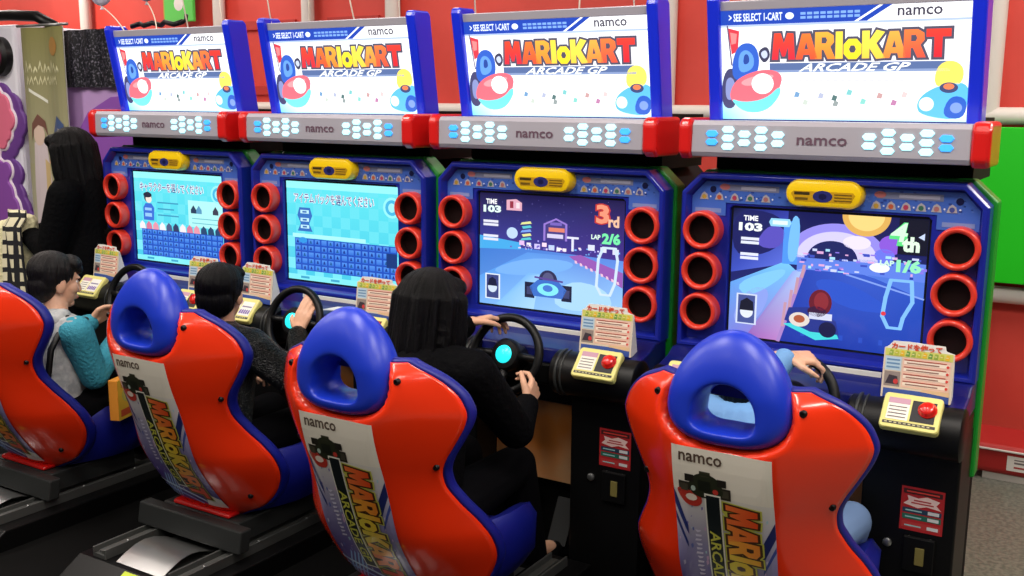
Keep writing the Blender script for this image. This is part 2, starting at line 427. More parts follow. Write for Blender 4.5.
        A.blob([(.02,.42),(.3,.58),(.3,.5),(.1,.3)],(130,200,255),4); A.blob([(.0,.1),(.15,.1),(.24,.4),(.1,.4)],(140,160,236),4)
        for k in range(5): A.rect(.4+.1*k,.06,.42+.1*k,.1,(40,76,190),6)
        A.blob([(.42,.5),(.62,.52),(.9,.3),(.6,.3)],(46,84,200),6); A.disc(.66,.8,.07,.05,(236,226,255),5)
        A.poly([(.4,.57),(.7,.57),(1,.47),(1,0),(.28,0)], [(40,70,180),(56,90,200),(40,80,190),(24,60,170),(30,50,160)], 5)
        A.poly([(.72,.57),(1,.55),(1,.43),(.86,.5)], (80,120,220), 6); A.line([(.62,.56),(1,.43)],.012,(130,160,236),7)
        A.line([(.28,0),(.4,.57)],.02,(170,130,200),6)
        for k in range(4): A.line([(.30+.03*k,.12+.13*k),(.31+.03*k,.3+.1*k)],.016,(196,150,170),7)
        # rally kart turning, empty
        A.poly([(.3,.14),(.48,.04),(.6,.07),(.58,.13),(.4,.16)], (70,214,220), 7)
        A.poly([(.31,.17),(.33,.27),(.46,.29),(.58,.2),(.6,.1),(.45,.1)], (40,54,140), 8); A.disc(.39,.185,.055,.055,(226,214,206),9); A.disc(.39,.19,.03,.03,(176,90,60),10)
        A.disc(.54,.13,.045,.06,(24,26,70),9); A.rect(.44,.2,.56,.25,(210,214,240),9); A.disc(.495,.33,.06,.10,(104,28,44),8); A.disc(.5,.34,.038,.07,(140,44,54),9); A.disc(.48,.26,.05,.04,(60,26,60),9)
        A.text('TIME', .06, .91, .14, .95, (250,250,255), 8, bold=.03); A.text('103', .035, .83, .165, .895, (244,250,250), 8, bold=.05)
        A.poly([(.21,.88),(.31,.88),(.32,.91),(.31,.94),(.21,.94),(.2,.91)], (150,214,250), 8); A.rect(.22,.895,.3,.925,(226,246,255),9)
        for vv in (.76, .73, .64, .61): A.rect(.05, vv, .15, vv+.022, (226,230,250), 8)
        A.text('4', .82, .80, .905, .97, (90,226,130), 8, bold=.06, shear=.2); A.text('4', .825, .83, .905, .965, (214,250,220), 9, bold=.02, shear=.2)
        A.text('th', .88, .76, .965, .87, (226,250,226), 9, bold=.05)
        A.poly([(.955,.87),(.985,.9),(.985,.85)], (200,214,250), 8)
        A.text('LAP', .78, .65, .85, .69, (206,246,220), 8, bold=.04); A.text('1/6', .86, .61, .98, .705, (150,240,190), 8, bold=.05)
        A.line([(.84,.2),(.81,.28),(.82,.42),(.84,.55),(.94,.55),(.95,.4),(.91,.28),(.9,.2)],.02,(130,190,250),8,True); A.disc(.815,.3,.012,.016,(226,60,70),9)
        A.rect(.04,.1,.155,.34,(210,220,244),7); A.rect(.05,.11,.145,.33,(70,84,150),8); A.disc(.1,.2,.036,.05,(226,232,246),9); A.poly([(.06,.21),(.14,.21),(.135,.28),(.1,.31),(.065,.28)],(20,22,44),10)
    return A

def marquee_art(bright):
    A = Art(); A.rect(0, 0, 1, 1, (252, 253, 255), 0)
    A.rect(0, .0, 1, .1, (190, 236, 250), 1, (252, 253, 255)); 
    A.poly([(0,.0),(.14,.0),(.05,.3),(0,.5)], [(120,210,244),(200,240,252),(236,250,255),(250,252,255)], 2)
    for u in [i/26 for i in range(18, 26)]: A.rect(u, .45, u+.0012, .86, (214,228,246), 1)
    for v in (.62, .68, .74, .8): A.rect(.92, v, 1, v+.006, (196,214,240), 1)
    A.rect(0, .845, 1, .865, (170,186,222), 2)
    A.poly([(0,.865),(.56,.865),(.66,1),(0,1)], (28,64,168), 3)
    A.poly([(.575,.865),(.61,.865),(.71,1),(.675,1)], (28,64,168), 3)
    A.text('> SEE SELECT 1-CART', .04, .895, .27, .965, (226,236,255), 5, bold=.02); A.disc(.30,.93,.018,.03,(226,236,255),5)
    for r in range(2):
        for k in range(9): A.rect(.345+.027*k, .90+.035*r, .366+.027*k, .922+.035*r, (120,160,224), 5)
    A.text('namco', .725, .895, .89, .962, (62,58,74), 5, bold=.018)
    kart_logo(A, lambda a, b: (.225+.70*a, .545+.235*b), 4, o1=.09, o2=.17)
    A.rect(.215, .43, .925, .515, (84,104,150), 5); A.rect(.215, .43, .925, .452, (128,146,186), 6)
    A.text('ARCADE GP', .35, .437, .775, .508, (252,252,240), 7, bold=.02, shear=.06)
    for k in range(15): A.rect(.335+.029*k, .345, .335+.029*k+.018, .365, (206,206,216), 5)
    for k, (u, v, c) in enumerate([(.33,.23,(110,150,190)),(.365,.16,(190,200,190)),(.43,.22,(170,176,200)),(.485,.2,(80,110,110)),(.49,.15,(140,150,150)),(.545,.25,(120,190,190)),(.6,.17,(130,200,190)),(.665,.22,(190,150,150)),(.72,.16,(180,120,160)),(.76,.23,(210,190,190))]):
        A.poly([(u-.012,v-.02),(u+.008,v-.025),(u+.014,v+.015),(u-.004,v+.03)], c, 5)
    # big cartoon rally kart at the left, nose to the right, with pennant and empty blue bucket seat
    A.poly([(.035,.84),(.085,.81),(.078,.63),(.05,.60)], (206,56,70), 5); A.poly([(.045,.8),(.075,.785),(.07,.7),(.05,.69)],(236,130,130),6); A.line([(.05,.5),(.033,.86)],.006,(90,80,110),6)
    A.blob([(.055,.34),(.16,.40),(.175,.56),(.15,.70),(.085,.70),(.05,.54)], (48,92,190), 6); A.blob([(.08,.42),(.145,.46),(.15,.58),(.115,.65),(.08,.6)], (96,150,226), 7); A.blob([(.1,.5),(.13,.52),(.125,.6),(.105,.6)],(40,70,150),8)
    A.blob([(.008,.1),(.065,.1),(.085,.36),(.06,.48),(.02,.46),(.0,.28)], (66,66,104), 5); A.blob([(.02,.18),(.055,.18),(.065,.34),(.045,.4),(.02,.36)], (130,140,190), 6)
    A.blob([(.16,.62),(.205,.68),(.222,.58),(.19,.50)], (60,60,84), 6); A.blob([(.175,.61),(.2,.64),(.21,.58),(.19,.55)], (190,200,230), 7)
    A.blob([(.035,.18),(.1,.10),(.21,.14),(.255,.26),(.275,.42),(.2,.47),(.1,.41),(.05,.32)], (238,104,118), 7); A.blob([(.08,.34),(.14,.4),(.24,.42),(.22,.36),(.12,.3)],(246,150,156),8)
    A.disc(.185,.33,.048,.095,(255,250,248),9); A.blob([(.035,.2),(.1,.06),(.2,.07),(.262,.22),(.262,.32),(.2,.19),(.1,.155)], (110,216,226), 8)
    # small blue kart at the right
    A.blob([(.825,.05),(.98,.01),(1.0,.2),(.99,.34),(.9,.32),(.83,.24),(.805,.14)], (90,180,236), 6); A.blob([(.9,.04),(.985,.02),(.997,.2),(.93,.23)], (40,90,190), 7); A.disc(.955,.12,.022,.045,(120,150,220),8)
    A.blob([(.87,.28),(.97,.30),(.98,.46),(.93,.53),(.875,.47)], (244,218,96), 6); A.disc(.925,.29,.034,.045,(60,70,110),8); A.disc(.925,.30,.02,.026,(226,120,80),9); A.disc(.845,.15,.028,.06,(226,244,252),8)
    return A

def seat_art():
    """u -1..1 across, v 1 at the top .. 0 at the bottom"""
    A = Art()
    A.rect(-1, .78, 1, 1, (236,230,216), 0)
    A.rect(-1, .5, 1, .78, (150,146,186), 0, (226,222,216)); A.rect(-1, .2, 1, .5, (86,66,150), 0, (150,146,186)); A.rect(-1, 0, 1, .2, (52,42,130), 0, (86,66,150))
    r = random.Random(5)
    for k in range(90):
        u = r.uniform(-.95,.9); v = r.uniform(.06,.72); s = r.uniform(.01,.05)
        A.poly([(u,v),(u+s,v+s*.3),(u+s*.8,v+s*.7),(u-s*.2,v+s*.5)], r.choice([(196,190,216),(120,110,176),(206,170,206),(96,110,180),(170,206,216)]), 1)
    A.poly([(-1,.78),(-1,.70),(-.72,.55),(-.72,.6)], (40,54,120), 2); A.poly([(-1,.66),(-1,.62),(-.75,.48),(-.75,.51)], (40,54,120), 2)
    A.poly([(1,.70),(1,.62),(.72,.47),(.72,.56)], (30,40,100), 2); A.poly([(1,.58),(1,.55),(.74,.42),(.74,.44)], (60,76,150), 2)
    for k in range(5): A.line([(-.95+.1*k,.02),(-.6+.1*k,.2)],.02,(150,190,240),2)
    A.line([(-1,.14),(.4,.03)],.018,(206,226,250),3); A.line([(-1,.09),(.2,.0)],.014,(150,180,240),3)
    A.poly([(.36,0),(1,0),(1,.07),(.62,.12)], (240,238,236), 3)
    A.text('namco', -.84, .93, .04, .972, (84,66,54), 3, bold=.016)
    # dark rally kart from behind
    A.rect(-.86,.775,-.62,.83,(46,40,34),3); A.rect(-.02,.775,.2,.83,(46,40,34),3); A.rect(-.82,.785,-.66,.82,(70,66,54),4); A.rect(.02,.785,.16,.82,(70,66,54),4)
    A.blob([(-.58,.765),(-.08,.765),(.08,.80),(.0,.86),(-.2,.885),(-.45,.885),(-.66,.84)], (40,44,30), 4); A.rect(-.72,.835,-.54,.87,(34,30,26),4); A.rect(-.06,.835,.12,.87,(34,30,26),4); A.rect(-.42,.87,-.2,.895,(60,58,44),4); A.rect(-.45,.80,-.2,.85,(24,28,20),5); A.disc(-.1,.805,.06,.014,(196,60,50),5,8); A.disc(-.55,.805,.05,.014,(170,190,180),5,8)
    A.blob([(-.96,.79),(-.75,.715),(-.5,.71),(-.38,.735),(-.4,.775),(-.7,.795)], (190,56,44), 3); A.disc(-.6,.757,.12,.018,(236,220,206),4,10)
    # dark vertical band with the second line of the name
    A.rect(-.33,.12,.0,.79,(240,238,226),4); A.rect(-.30,.13,-.03,.782,(30,44,42),5,(20,26,30))
    A.text('ARCADE GP', -.27, .16, -.06, .6, (206,206,80), 6, bold=.02, rot=True)
    for k in range(12): A.poly([(-.6+.03*(k%3),.31+.024*k),(-.46-.03*(k%2),.315+.024*k),(-.45,.325+.024*k),(-.58,.323+.024*k)],(216,212,232),4)
    kart_logo(A, lambda a, b: (.09+.62*b, .755-.69*a), 5, out1=(70,40,24), out2=(196,196,80),
              cols=[(232,76,30),(238,104,40),(244,140,44),(240,170,50),(240,190,50),(236,190,60),(240,160,50),(238,120,50),(226,70,40)],
              bots=[(240,120,60),(244,140,60),(248,176,60),(236,206,70),(226,210,70),(226,206,70),(244,170,60),(240,130,60),(232,90,60)], o1=.08, o2=.13)
    return A

def card_art():
    A = Art(); A.rect(0,0,1,.86,(222,206,186),0)
    A.rect(.03,.0,.97,.16,(40,66,150),1,(60,90,170)); A.poly([(.55,.16),(.97,.12),(.97,.2),(.6,.2)],(226,190,150),2)
    A.rect(.28,.2,.96,.72,(238,196,176),1)
    for k in range(4):
        A.rect(.30,.235+.125*k,.94,.235+.06+.125*k,(250,232,214),2); A.rect(.30,.30+.125*k,.9,.318+.125*k,(176,84,66),3); A.rect(.34,.25+.125*k,.8,.27+.125*k,(150,110,96),3); A.disc(.92,.26+.125*k,.02,.025,(226,70,60),3)
    A.rect(.03,.48,.26,.72,(190,214,230),1)
    for k in range(3): A.rect(.05,.52+.065*k,.24,.55+.065*k,(110,150,190),2)
    A.rect(.03,.2,.26,.46,(150,136,130),1); A.poly([(.05,.24),(.24,.24),(.22,.38),(.1,.40)],(60,50,60),2); A.disc(.2,.29,.035,.045,(206,60,60),3)
    A.rect(.02,.73,.98,.86,(214,214,110),1); A.text('カードを使って', .1,.85,.82,.97,(214,74,40),3,bold=.04)
    for k in range(11): A.poly([(.07+.08*k,.75),(.13+.08*k,.745),(.135+.08*k,.83),(.09+.08*k,.84)],[(150,176,70),(196,196,60),(236,190,40),(110,160,70)][k % 4],3); A.rect(.085+.08*k,.785,.115+.08*k,.8,(236,230,170),4)
    return A

# ------------------------------------------------------------------ the cabinet
OCT = [(-.47,.887),(.47,.887),(.47,1.41),(.405,1.475),(-.405,1.475),(-.47,1.41)]
def inset(d): return [(-.47+d,.887+d),(.47-d,.887+d),(.47-d,1.41-d*.4),(.405-d*.4,1.475-d),(-.405+d*.4,1.475-d),(-.47+d,1.41-d*.4)]
HOLE = [(-.312,.928),(.312,.928),(.312,1.36),(.302,1.37),(-.302,1.37),(-.312,1.36)]
def rz(l, y): return [(x, y, z) for x, z in l]

def speaker_mesh():
    m = MB(); R = Matrix.Rotation(PI/2, 4, 'X')      # local z -> -y
    m.lathe([(.064,-.03),(.064,.035),(.0635,.045),(.061,.051),(.056,.053),(.050,.050),(.0465,.044),(.0455,.034)], R, 36, 0)
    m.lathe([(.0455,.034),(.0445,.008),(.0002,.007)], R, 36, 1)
    return m

def button_panel_parts(parent, cx, button):
    """plate wrapped on the console roll, tilted up to the player"""
    T = Matrix.Translation((cx, -.203, .830)) @ Matrix.Rotation(math.radians(-44), 4, 'X')
    p = MB(); n = []
    w, h, rr = .080, .057, .012
    pts = []
    for cxx, cyy, a0 in ((w-rr,h-rr,0),(-w+rr,h-rr,PI/2),(-w+rr,-h+rr,PI),(w-rr,-h+rr,1.5*PI)):
        for k in range(5): pts.append((cxx+rr*math.cos(a0+k*PI/8), cyy+rr*math.sin(a0+k*PI/8)))
    def bend(x, y, d): return T @ Vector((x, .0+y, 0)) if False else T @ Vector((x, -d, y - .0))
    p.loops([[bend(x,y,-.01) for x,y in pts], [bend(x,y,.008) for x,y in pts], [bend(x*.97,y*.96,.012) for x,y in pts]], 0, True, True, True)
    plate = p.build('button_plate', CREAM, parent)
    A = Art()
    A.rect(.02,.05,.98,.14,(60,56,50),1); A.rect(.06,.2,.46,.78,(240,236,224),1); A.rect(.06,.72,.46,.9,(196,150,170),2)
    for k in range(4): A.rect(.09,.27+.11*k,.42,.30+.11*k,(120,110,110),3)
    if button: A.rect(.5,.2,.94,.88,(26,24,30),1)
    else:
        A.rect(.5,.2,.94,.88,(236,234,230),1)
        for k in range(5): A.poly([(.52+.08*k,.3),(.58+.08*k,.28),(.59+.08*k,.46),(.54+.08*k,.5)],(120,90,170),2)
        A.rect(.54,.6,.9,.66,(130,120,150),2)
    for k in range(10): A.rect(.06+.086*k,.08,.11+.086*k,.11,(206,200,150),2)
    A.build('printed_label', M_CARD, lambda u,v,l: bend((u-.5)*2*w*.92,(v-.5)*2*h*.88,.0122+.0005*l), plate)
    if not button: return
    b = MB(); Bc = T @ Matrix.Translation((.047*w/.088+.0, -.012, .012)) @ Matrix.Rotation(PI/2, 4, 'X')
    b.lathe([(.026,0),(.026,.004),(.022,.007),(.021,.014),(.017,.018),(.0002,.020)], Bc, 24, 0, True)
    b.build('button', REDBTN, plate, smooth=True, auto=45)

def make_cabinet(label, kind, X, bright):
    t = thing('arcade_cabinet', label, 'arcade cabinet', (X, 0, 0), 0, 'driving game cabinets in the row')
    # green body behind, black lower body
    m = MB(); G = [(-.482,.58),(.482,.58),(.482,1.42),(.414,1.482),(-.414,1.482),(-.482,1.42)]
    m.prism(G, .076, .15); m.build('green_edge', GREEN, t, bevel=.006)
    m = MB(); m.prism([(x*.84,z-.02) for x,z in G], .14, .60); m.build('rear_body', BLACK_MATT, t)
    m = MB(); m.prism([(-.42,.0),(.42,.0),(.42,.885),(-.42,.885)], .1, .60)
    m.build('lower_body', BLACK_MATT, t, bevel=.006)
    for s in (-1, 1):
        m = MB(); x0, x1 = (.2, .47) if s > 0 else (-.47, -.2)
        m.xprism([(.1,0),(-.13,0),(-.13,.70),(-.16,.74),(.1,.74)], x0, x1)
        m.build('pillar', BLACK, t, bevel=.006)
    # foot well plate, pedals
    m = MB(); m.box((-.198,.01,.30),(.198,.028,.60)); m.build('foot_well_plate', TAN, t)
    for s in (-1, 1):
        m = MB(); T = Matrix.Translation((s*.09,.02,.14)) @ Matrix.Rotation(math.radians(-28),4,'X')
        m.obox(T,(-.04,-.008,-.09),(.04,.008,.09)); m.obox(T,(-.012,.008,-.1),(.012,.05,-.06)); m.build('pedal', CHAR, t, bevel=.004)
    # monitor housing
    m = MB()
    m.loops([rz(OCT,.06), rz(OCT,-.028), rz(inset(.006),-.037), rz(inset(.018),-.037), rz(inset(.026),-.004), rz(HOLE,-.002), rz([(x*.985,1.149+(z-1.149)*.985) for x,z in HOLE],.05)], 0)
    m.build('monitor_housing', BLUE_CAB, t, bevel=.002)
    A = screen_art(kind)
    scr = A.build('screen', M_SCREEN, lambda u,v,l: (-.303+.606*u, .047-.0006*l, .937+.424*v), t)
    # printed strip over the screen
    A = Art()
    A.poly([(-.442,1.335),(-.325,1.335),(-.325,1.378),(.325,1.378),(.325,1.335),(.442,1.335),(.442,1.395),(.395,1.447),(-.395,1.447),(-.442,1.395)], (66,104,196), 0)
    r = random.Random(2)
    for k in range(260):
        x = r.uniform(-.43,.42); z = r.uniform(1.382,1.44); s = r.uniform(.003,.01)
        if abs(x)+z*1.0 > 1.825: continue
        A.rect(x,z,x+s,z+s*.6,r.choice([(90,120,200),(40,66,150),(76,110,196)]),1)
    for s in (-1, 1):
        A.rect(s*.245-.095,1.418,s*.245+.095,1.438,(126,130,160),2); A.rect(s*.245-.03,1.423,s*.245+.085,1.433,(176,176,196),3); A.disc(s*.245-.085,1.43,.018,.01,(190,110,110),3,10)
        A.disc(s*.385 if s>0 else -.37,1.42,.011,.011,(16,20,70),3,12)
        for k in range(6 if s > 0 else 5):
            x = (.15+.043*k) if s > 0 else (-.40+.052*k)
            A.poly([(x-.015,1.386),(x+.015,1.386),(x+.011,1.403),(x,1.411),(x-.009,1.404)],(176,170,176),3); A.disc(x,1.395,.008,.008,[(190,150,60),(190,90,60),(176,60,90),(60,110,90),(170,110,110),(70,80,150)][k],4,8); A.disc(x+.022,1.396,.003,.003,(220,226,240),3,6)
        A.rect(s*.385-.045,1.344,s*.385+.045,1.358,(120,140,196),2)
    A.build('instruction_strip', M_PRINT, lambda u,v,l: (u,-.0055-.0005*l,v), t)
    # yellow badge
    m = MB(); n = 14
    def pill(w, h):
        return [(w-h+h*math.cos(-PI/2+PI*k/n), 1.425+h*math.sin(-PI/2+PI*k/n)) for k in range(n+1)] + [(-w+h+h*math.cos(PI/2+PI*k/n), 1.425+h*math.sin(PI/2+PI*k/n)) for k in range(n+1)]
    m.loops([rz(pill(.118,.043),-.0), rz(pill(.118,.043),-.04), rz(pill(.113,.038),-.05), rz(pill(.104,.029),-.053)], 0, True, True, True)
    bd = m.build('badge', YELLOW, t, smooth=True, auto=40)
    A = Art()
    A.poly([(-.085,-.024),(.085,-.024),(.098,0),(.09,.008),(-.09,.008),(-.098,0)],(196,150,20),1); A.disc(0,-.007,.03,.018,(40,44,110),2); A.disc(0,-.007,.012,.009,(20,22,70),3)
    for k in range(3): A.rect(.035,-.02+.009*k,.088,-.016+.009*k,(110,84,20),2)
    A.rect(-.088,-.004,-.04,.005,(60,48,20),2); A.rect(-.085,-.02,-.045,-.012,(110,84,20),2)
    A.build('emblem', M_PRINT, lambda u,v,l: (u,-.0534-.0005*l,1.425+v), bd)
    # six red pipes
    sm = speaker_mesh(); first = None
    for s in (-1, 1):
        for k in range(3):
            if first is None: first = sm.build('exhaust_pipe', [RED_RING, PIPE_SHADE], t, smooth=True, auto=50); o = first
            else: o = first.copy(); link(o)
            o.location = (s*.393, 0, 1.286-.137*k)
    # dash below the screen
    m = MB(); m.xprism([(.06,.89),(-.03,.89),(-.075,.868),(-.155,.85),(-.165,.80),(.06,.80)], -.47, .47)
    dash = m.build('dash_ledge', BLUE_DARK, t, bevel=.006)
    m = MB(); m.box((-.14,-.045,.879),(.215,-.034,.897)); m.build('white_strip', WHITE, dash)
    m = MB(); m.box((-.47,-.17,.72),(.47,.06,.80)); m.box((-.462,.02,.57),(.462,.053,.73)); m.build('dash_underside', BLACK, t, bevel=.01)
    for s in (-1, 1):
        m = MB(); R = Matrix.Translation((s*.155,-.15,.775)) @ Matrix.Rotation(s*PI/2,4,'Y')
        m.lathe([(.0002,0),(.068,0),(.077,.008),(.077,.315),(.070,.32),(.0002,.32)], R, 40, 0)
        con = m.build('console_roll', BLACK, t, smooth=True, auto=40)
        m = MB(); m.torus(Matrix.Translation((s*.185,-.15,.775)) @ Matrix.Rotation(PI/2,4,'Y'),.077,.006,36,8); m.torus(Matrix.Translation((s*.205,-.15,.775)) @ Matrix.Rotation(PI/2,4,'Y'),.077,.004,36,8)
        m.build('console_rib', CHAR, con, smooth=True)
        button_panel_parts(t, s*.337, s > 0)
    # steering wheel
    W = Matrix.Translation((0,-.245,.83)) @ Matrix.Rotation(math.radians(70),4,'X')   # local z to the driver
    m = MB(); m.torus(W,.132,.0155,48,12)
    for a in (0, PI, 1.5*PI):
        m.tube([W @ Vector((.045*math.cos(a),.045*math.sin(a),-.006)), W @ Vector((.128*math.cos(a),.128*math.sin(a),0))],[.018,.011],8)
    wh = m.build('steering_wheel', BLACK, t, smooth=True)
    m = MB(); m.lathe([(.045,-.14),(.05,-.03),(.058,-.02),(.058,.004),(.05,.014),(.034,.016)], W, 32, 0, True, True); m.build('hub', BLACK, wh, smooth=True, auto=40)
    m = MB(); m.lathe([(.032,.0155),(.031,.019),(.0002,.021)], W, 28, 0, True); m.build('hub_lamp', CYAN, wh, smooth=True)
    # sign: frame, lit panel, bar
    m = MB(); m.box((-.40,.13,1.47),(.40,.50,1.66)); m.build('sign_neck', BLACK_MATT, t)
    def px(y0,y1,z0,z1): return [(y0+.004,z0),(y1,z0),(y1-.065,z1),(y0-.062,z1)]
    m = MB(); m.xprism([(.107,1.640),(.165,1.640),(.105,2.0),(.045,2.0)], -.38, .38); m.build('sign_box', BLUE_CAB, t)
    A = marquee_art(bright)
    A.build('sign_panel', M_BACKLIT, lambda u,v,l: (-.377+.754*u, .1+(.036-.1)*v-.0006*l-.004, 1.648+.342*v), t)
    m = MB(); m.xprism([(.03,1.987),(.10,1.997),(.10,2.022),(.025,2.018)], -.378, .378); m.build('sign_top_rail', SILVER, t, bevel=.003)
    for s in (-1, 1):
        x0, x1 = (.374,.415) if s > 0 else (-.415,-.374)
        m = MB(); m.xprism([(.075,1.640),(.175,1.640),(.115,2.03),(.10,2.042),(.01,2.04),(.004,2.02)], x0, x1)
        m.build('sign_side_frame', BLUE_FRAME, t, bevel=.008)
    m = MB(); m.xprism([(-.06,1.53),(-.068,1.545),(-.066,1.63),(-.055,1.644),(.16,1.644),(.16,1.53)], -.414, .414)
    bar = m.build('light_bar', SILVER, t, bevel=.003)
    A = Art(); A.text('namco', 0,0,1,1,(110,84,100),0,bold=.016)
    A.build('raised_lettering', M_PRINT, lambda u,v,l: (-.075+.15*u,-.0692,1.574+.024*v), bar)
    for s in (-1, 1):
        m = MB(); x0, x1 = (.414,.466) if s > 0 else (-.458,-.414)
        m.xprism([(-.05,1.522),(-.076,1.54),(-.078,1.63),(-.06,1.652),(.13,1.652),(.13,1.522)], x0, x1)
        m.build('end_cap', RED_CAP, bar, bevel=.012, seg=3)
        # light cells: columns of 2,3,2,3,2
        for ci, cn in enumerate((2,3,2,3,2)):
            for q in range(cn):
                x = (-.346 if s < 0 else .138)+.053*ci; z = 1.590+(q-(cn-1)/2)*.0265
                h = MB(); w_, hh = .0205, .0102
                hx = [(x-w_,z),(x-w_*.6,z-hh),(x+w_*.6,z-hh),(x+w_,z),(x+w_*.6,z+hh),(x-w_*.6,z+hh)]
                h.loops([rz(hx,-.06), rz(hx,-.070), rz([(x+(a-x)*.9,z+(b-z)*.86) for a,b in hx],-.072)],0,True,False,True)
                outer = (s < 0 and ci == 0) or (s > 0 and ci == 4)
                h.build('light_cell', LEDB if outer else LED, bar)
    # coin panel on the pillar at the right
    A = Art(); A.rect(0,0,1,1,(170,30,34),0); A.rect(.05,.84,.95,.95,(60,24,24),1); A.rect(.12,.875,.88,.91,(206,60,50),2)
    A.poly([(.06,.6),(.18,.7),(.14,.8),(.4,.76),(.6,.82),(.9,.76),(.82,.66),(.94,.56),(.6,.6),(.4,.54)],(226,196,190),1); A.rect(.24,.63,.76,.66,(176,60,60),2); A.rect(.3,.69,.7,.72,(176,60,60),2)
    A.rect(.05,.41,.95,.52,(30,56,80),1); A.rect(.05,.26,.95,.38,(26,96,80),1); A.rect(.05,.06,.95,.2,(176,50,50),1)
    for vv in (.43,.28,.08): A.rect(.64,vv,.9,vv+.075,(206,206,206),2); A.rect(.12,vv+.02,.5,vv+.05,(150,190,190),2)
    A.build('price_sticker', M_CARD, lambda u,v,l: (.315+.12*u,-.1312-.0005*l,.456+.135*v), t)
    m = MB(); m.box((.33,-.14,.33),(.42,-.128,.44)); cs = m.build('coin_slot', BLACK, t, bevel=.004)
    m = MB(); m.box((.366,-.1425,.355),(.392,-.139,.41)); m.build('slot_lamp', mat('dim_amber',(120,110,60),.4), cs, bevel=.003)
    m = MB(); Rk = Matrix.Translation((.285,-.13,.405)) @ Matrix.Rotation(PI/2,4,'X'); m.lathe([(.013,0),(.013,.006),(.009,.009),(.0002,.009)],Rk,20); m.build('lock', STEEL, t, smooth=True, auto=40)
    for xx in (.345,.405):
        m = MB(); m.lathe([(.005,0),(.005,.004),(.0002,.005)],Matrix.Translation((xx,-.128,.435)) @ Matrix.Rotation(PI/2,4,'X'),12); m.build('screw', STEEL, t, smooth=True)
    for ch in t.children:
        k = ch.name.split('.')[0]
        if k in ('monitor_housing','instruction_strip','badge','exhaust_pipe'): ch.location.y += .035
        if k in ('sign_panel','sign_box','sign_side_frame','sign_top_rail'): ch.location.y += .006
    return t

CAB = [(-3,'A',1.),(-2,'B',1.),(-1,'C',1.),(0,'D',1.)]
LAB = {'A':'blue game cabinet with a cyan screen, furthest along the row, beside the standing woman',
       'B':'blue game cabinet with a cyan screen, played by the child in the black puffer jacket',
       'C':'blue game cabinet showing a night race in 3rd place, played by the woman',
       'D':'blue game cabinet showing a race in 4th place, nearest the green wall board'}
cabs = {k: make_cabinet(LAB[k], k, X, b) for X, k, b in CAB}

# folded cards standing on the dash
def make_card(X, dx, label, rz_=0.):
    t = thing('folded_card', label, 'card', (X+dx,-.118,.857), rz_, 'folded instruction cards on the dashes')
    def fr(u, v, l): return (-.095+.19*u, -.028+.022*v-.0005*l-.001, .165*v)
    out = [(0,0),(1,0),(1,.86),(.93,.88),(.88,.9),(.86,.98),(.6,.985),(.35,1.0),(.12,.99),(.06,.9),(0,.86)]
    m = MB(); P = [fr(u,v,0) for u,v in out]; Q = [(x,y+.0025,z) for x,y,z in P]
    m.loops([P,Q],0,True,True,True)
    back = [(-.095,.03,0),(.095,.03,0),(.095,-.008,.142),(-.095,-.008,.142)]
    m.loops([back,[(x,y+.002,z) for x,y,z in back]],0,True,True,True)
    m.loops([[(.095,-.028,0),(.095,.03,0),(.095,-.006,.142)],[(.093,-.028,0),(.093,.03,0),(.093,-.006,.142)]],0,True,True,True)
    m.build('card_stock', PAPER, t)
    card_art().build('printed_face', M_CARD, lambda u,v,l: tuple(Vector(fr(u,v,l))+Vector((0,-.0012,0))), t)
    return t
for X, dx, lb in [(0,.332,'folded instruction card on the dash of the cabinet nearest the green wall board'),
                  (-1,.332,'folded instruction card on the dash, on the button side of the long haired woman\'s wheel'),
                  (-2,.332,'folded instruction card on the dash beside the long haired woman\'s head'),
                  (-2,-.31,'folded instruction card left of the wheel gripped by the child in the puffer jacket'),
                  (-3,.37,'folded instruction card under the furthest cyan screen, behind the puffer jacket child\'s hair'),
                  (-3,-.30,'folded instruction card at the far end of the row, beside the child in teal sleeves')]:
    make_card(X, dx, lb, .06 if dx > 0 else -.05)

# ------------------------------------------------------------------ racing seats
ZS = [.215,.235,.26,.30,.33,.38,.42,.47,.52,.57,.63,.68,.72,.775,.82,.86,.91,.95,.975,.99,1.0]
YB = [-.735,-.75,-.767,-.795,-.815,-.845,-.868,-.892,-.910,-.927,-.947,-.962,-.973,-.985,-.992,-.997,-1.0,-.997,-.99,-.98,-.965]
HW = [.15,.205,.262,.298,.318,.339,.346,.340,.314,.284,.259,.259,.275,.306,.329,.340,.320,.286,.252,.218,.18]
DP = [.03,.05,.075,.11,.135,.16,.17,.17,.16,.14,.12,.115,.12,.14,.155,.16,.15,.12,.09,.07,.05]
def interp(T, z):
    if z <= ZS[0]: return T[0]
    for i in range(len(ZS)-1):
        if z <= ZS[i+1]:
            k = (z-ZS[i])/(ZS[i+1]-ZS[i]); return T[i]+(T[i+1]-T[i])*k
    return T[-1]
def smoothtab(T, n=64):
    out = []
    for i in range(n+1):
        z = ZS[0]+(ZS[-1]-ZS[0])*(1-(1-i/n)**1.25); 
        out.append((z, sum(interp(T, min(max(z+d, ZS[0]), ZS[-1])) for d in (-.014,-.007,0,.007,.014))/5))
    return out
def back_y(z, u, T=None):
    return sum(interp(YB, min(max(z+d,ZS[0]),ZS[-1])) for d in (-.014,-.007,0,.007,.014))/5 + interp(DP, z)*(max(0, abs(u)-.34)/.66)**1.6

def outer(a):
    c, s = math.cos(a), math.sin(a)
    if s >= 0:
        e = 1.85; r = (abs(c/.166)**e+abs(s/.205)**e)**(-1/e)
    else:
        e = 2.7; r = (abs(c/.166)**e+abs(s/.094)**e)**(-1/e)
        x = r*c; z = r*s; return Vector((x*(1+.7*z), z))
    return Vector((r*c, r*s))

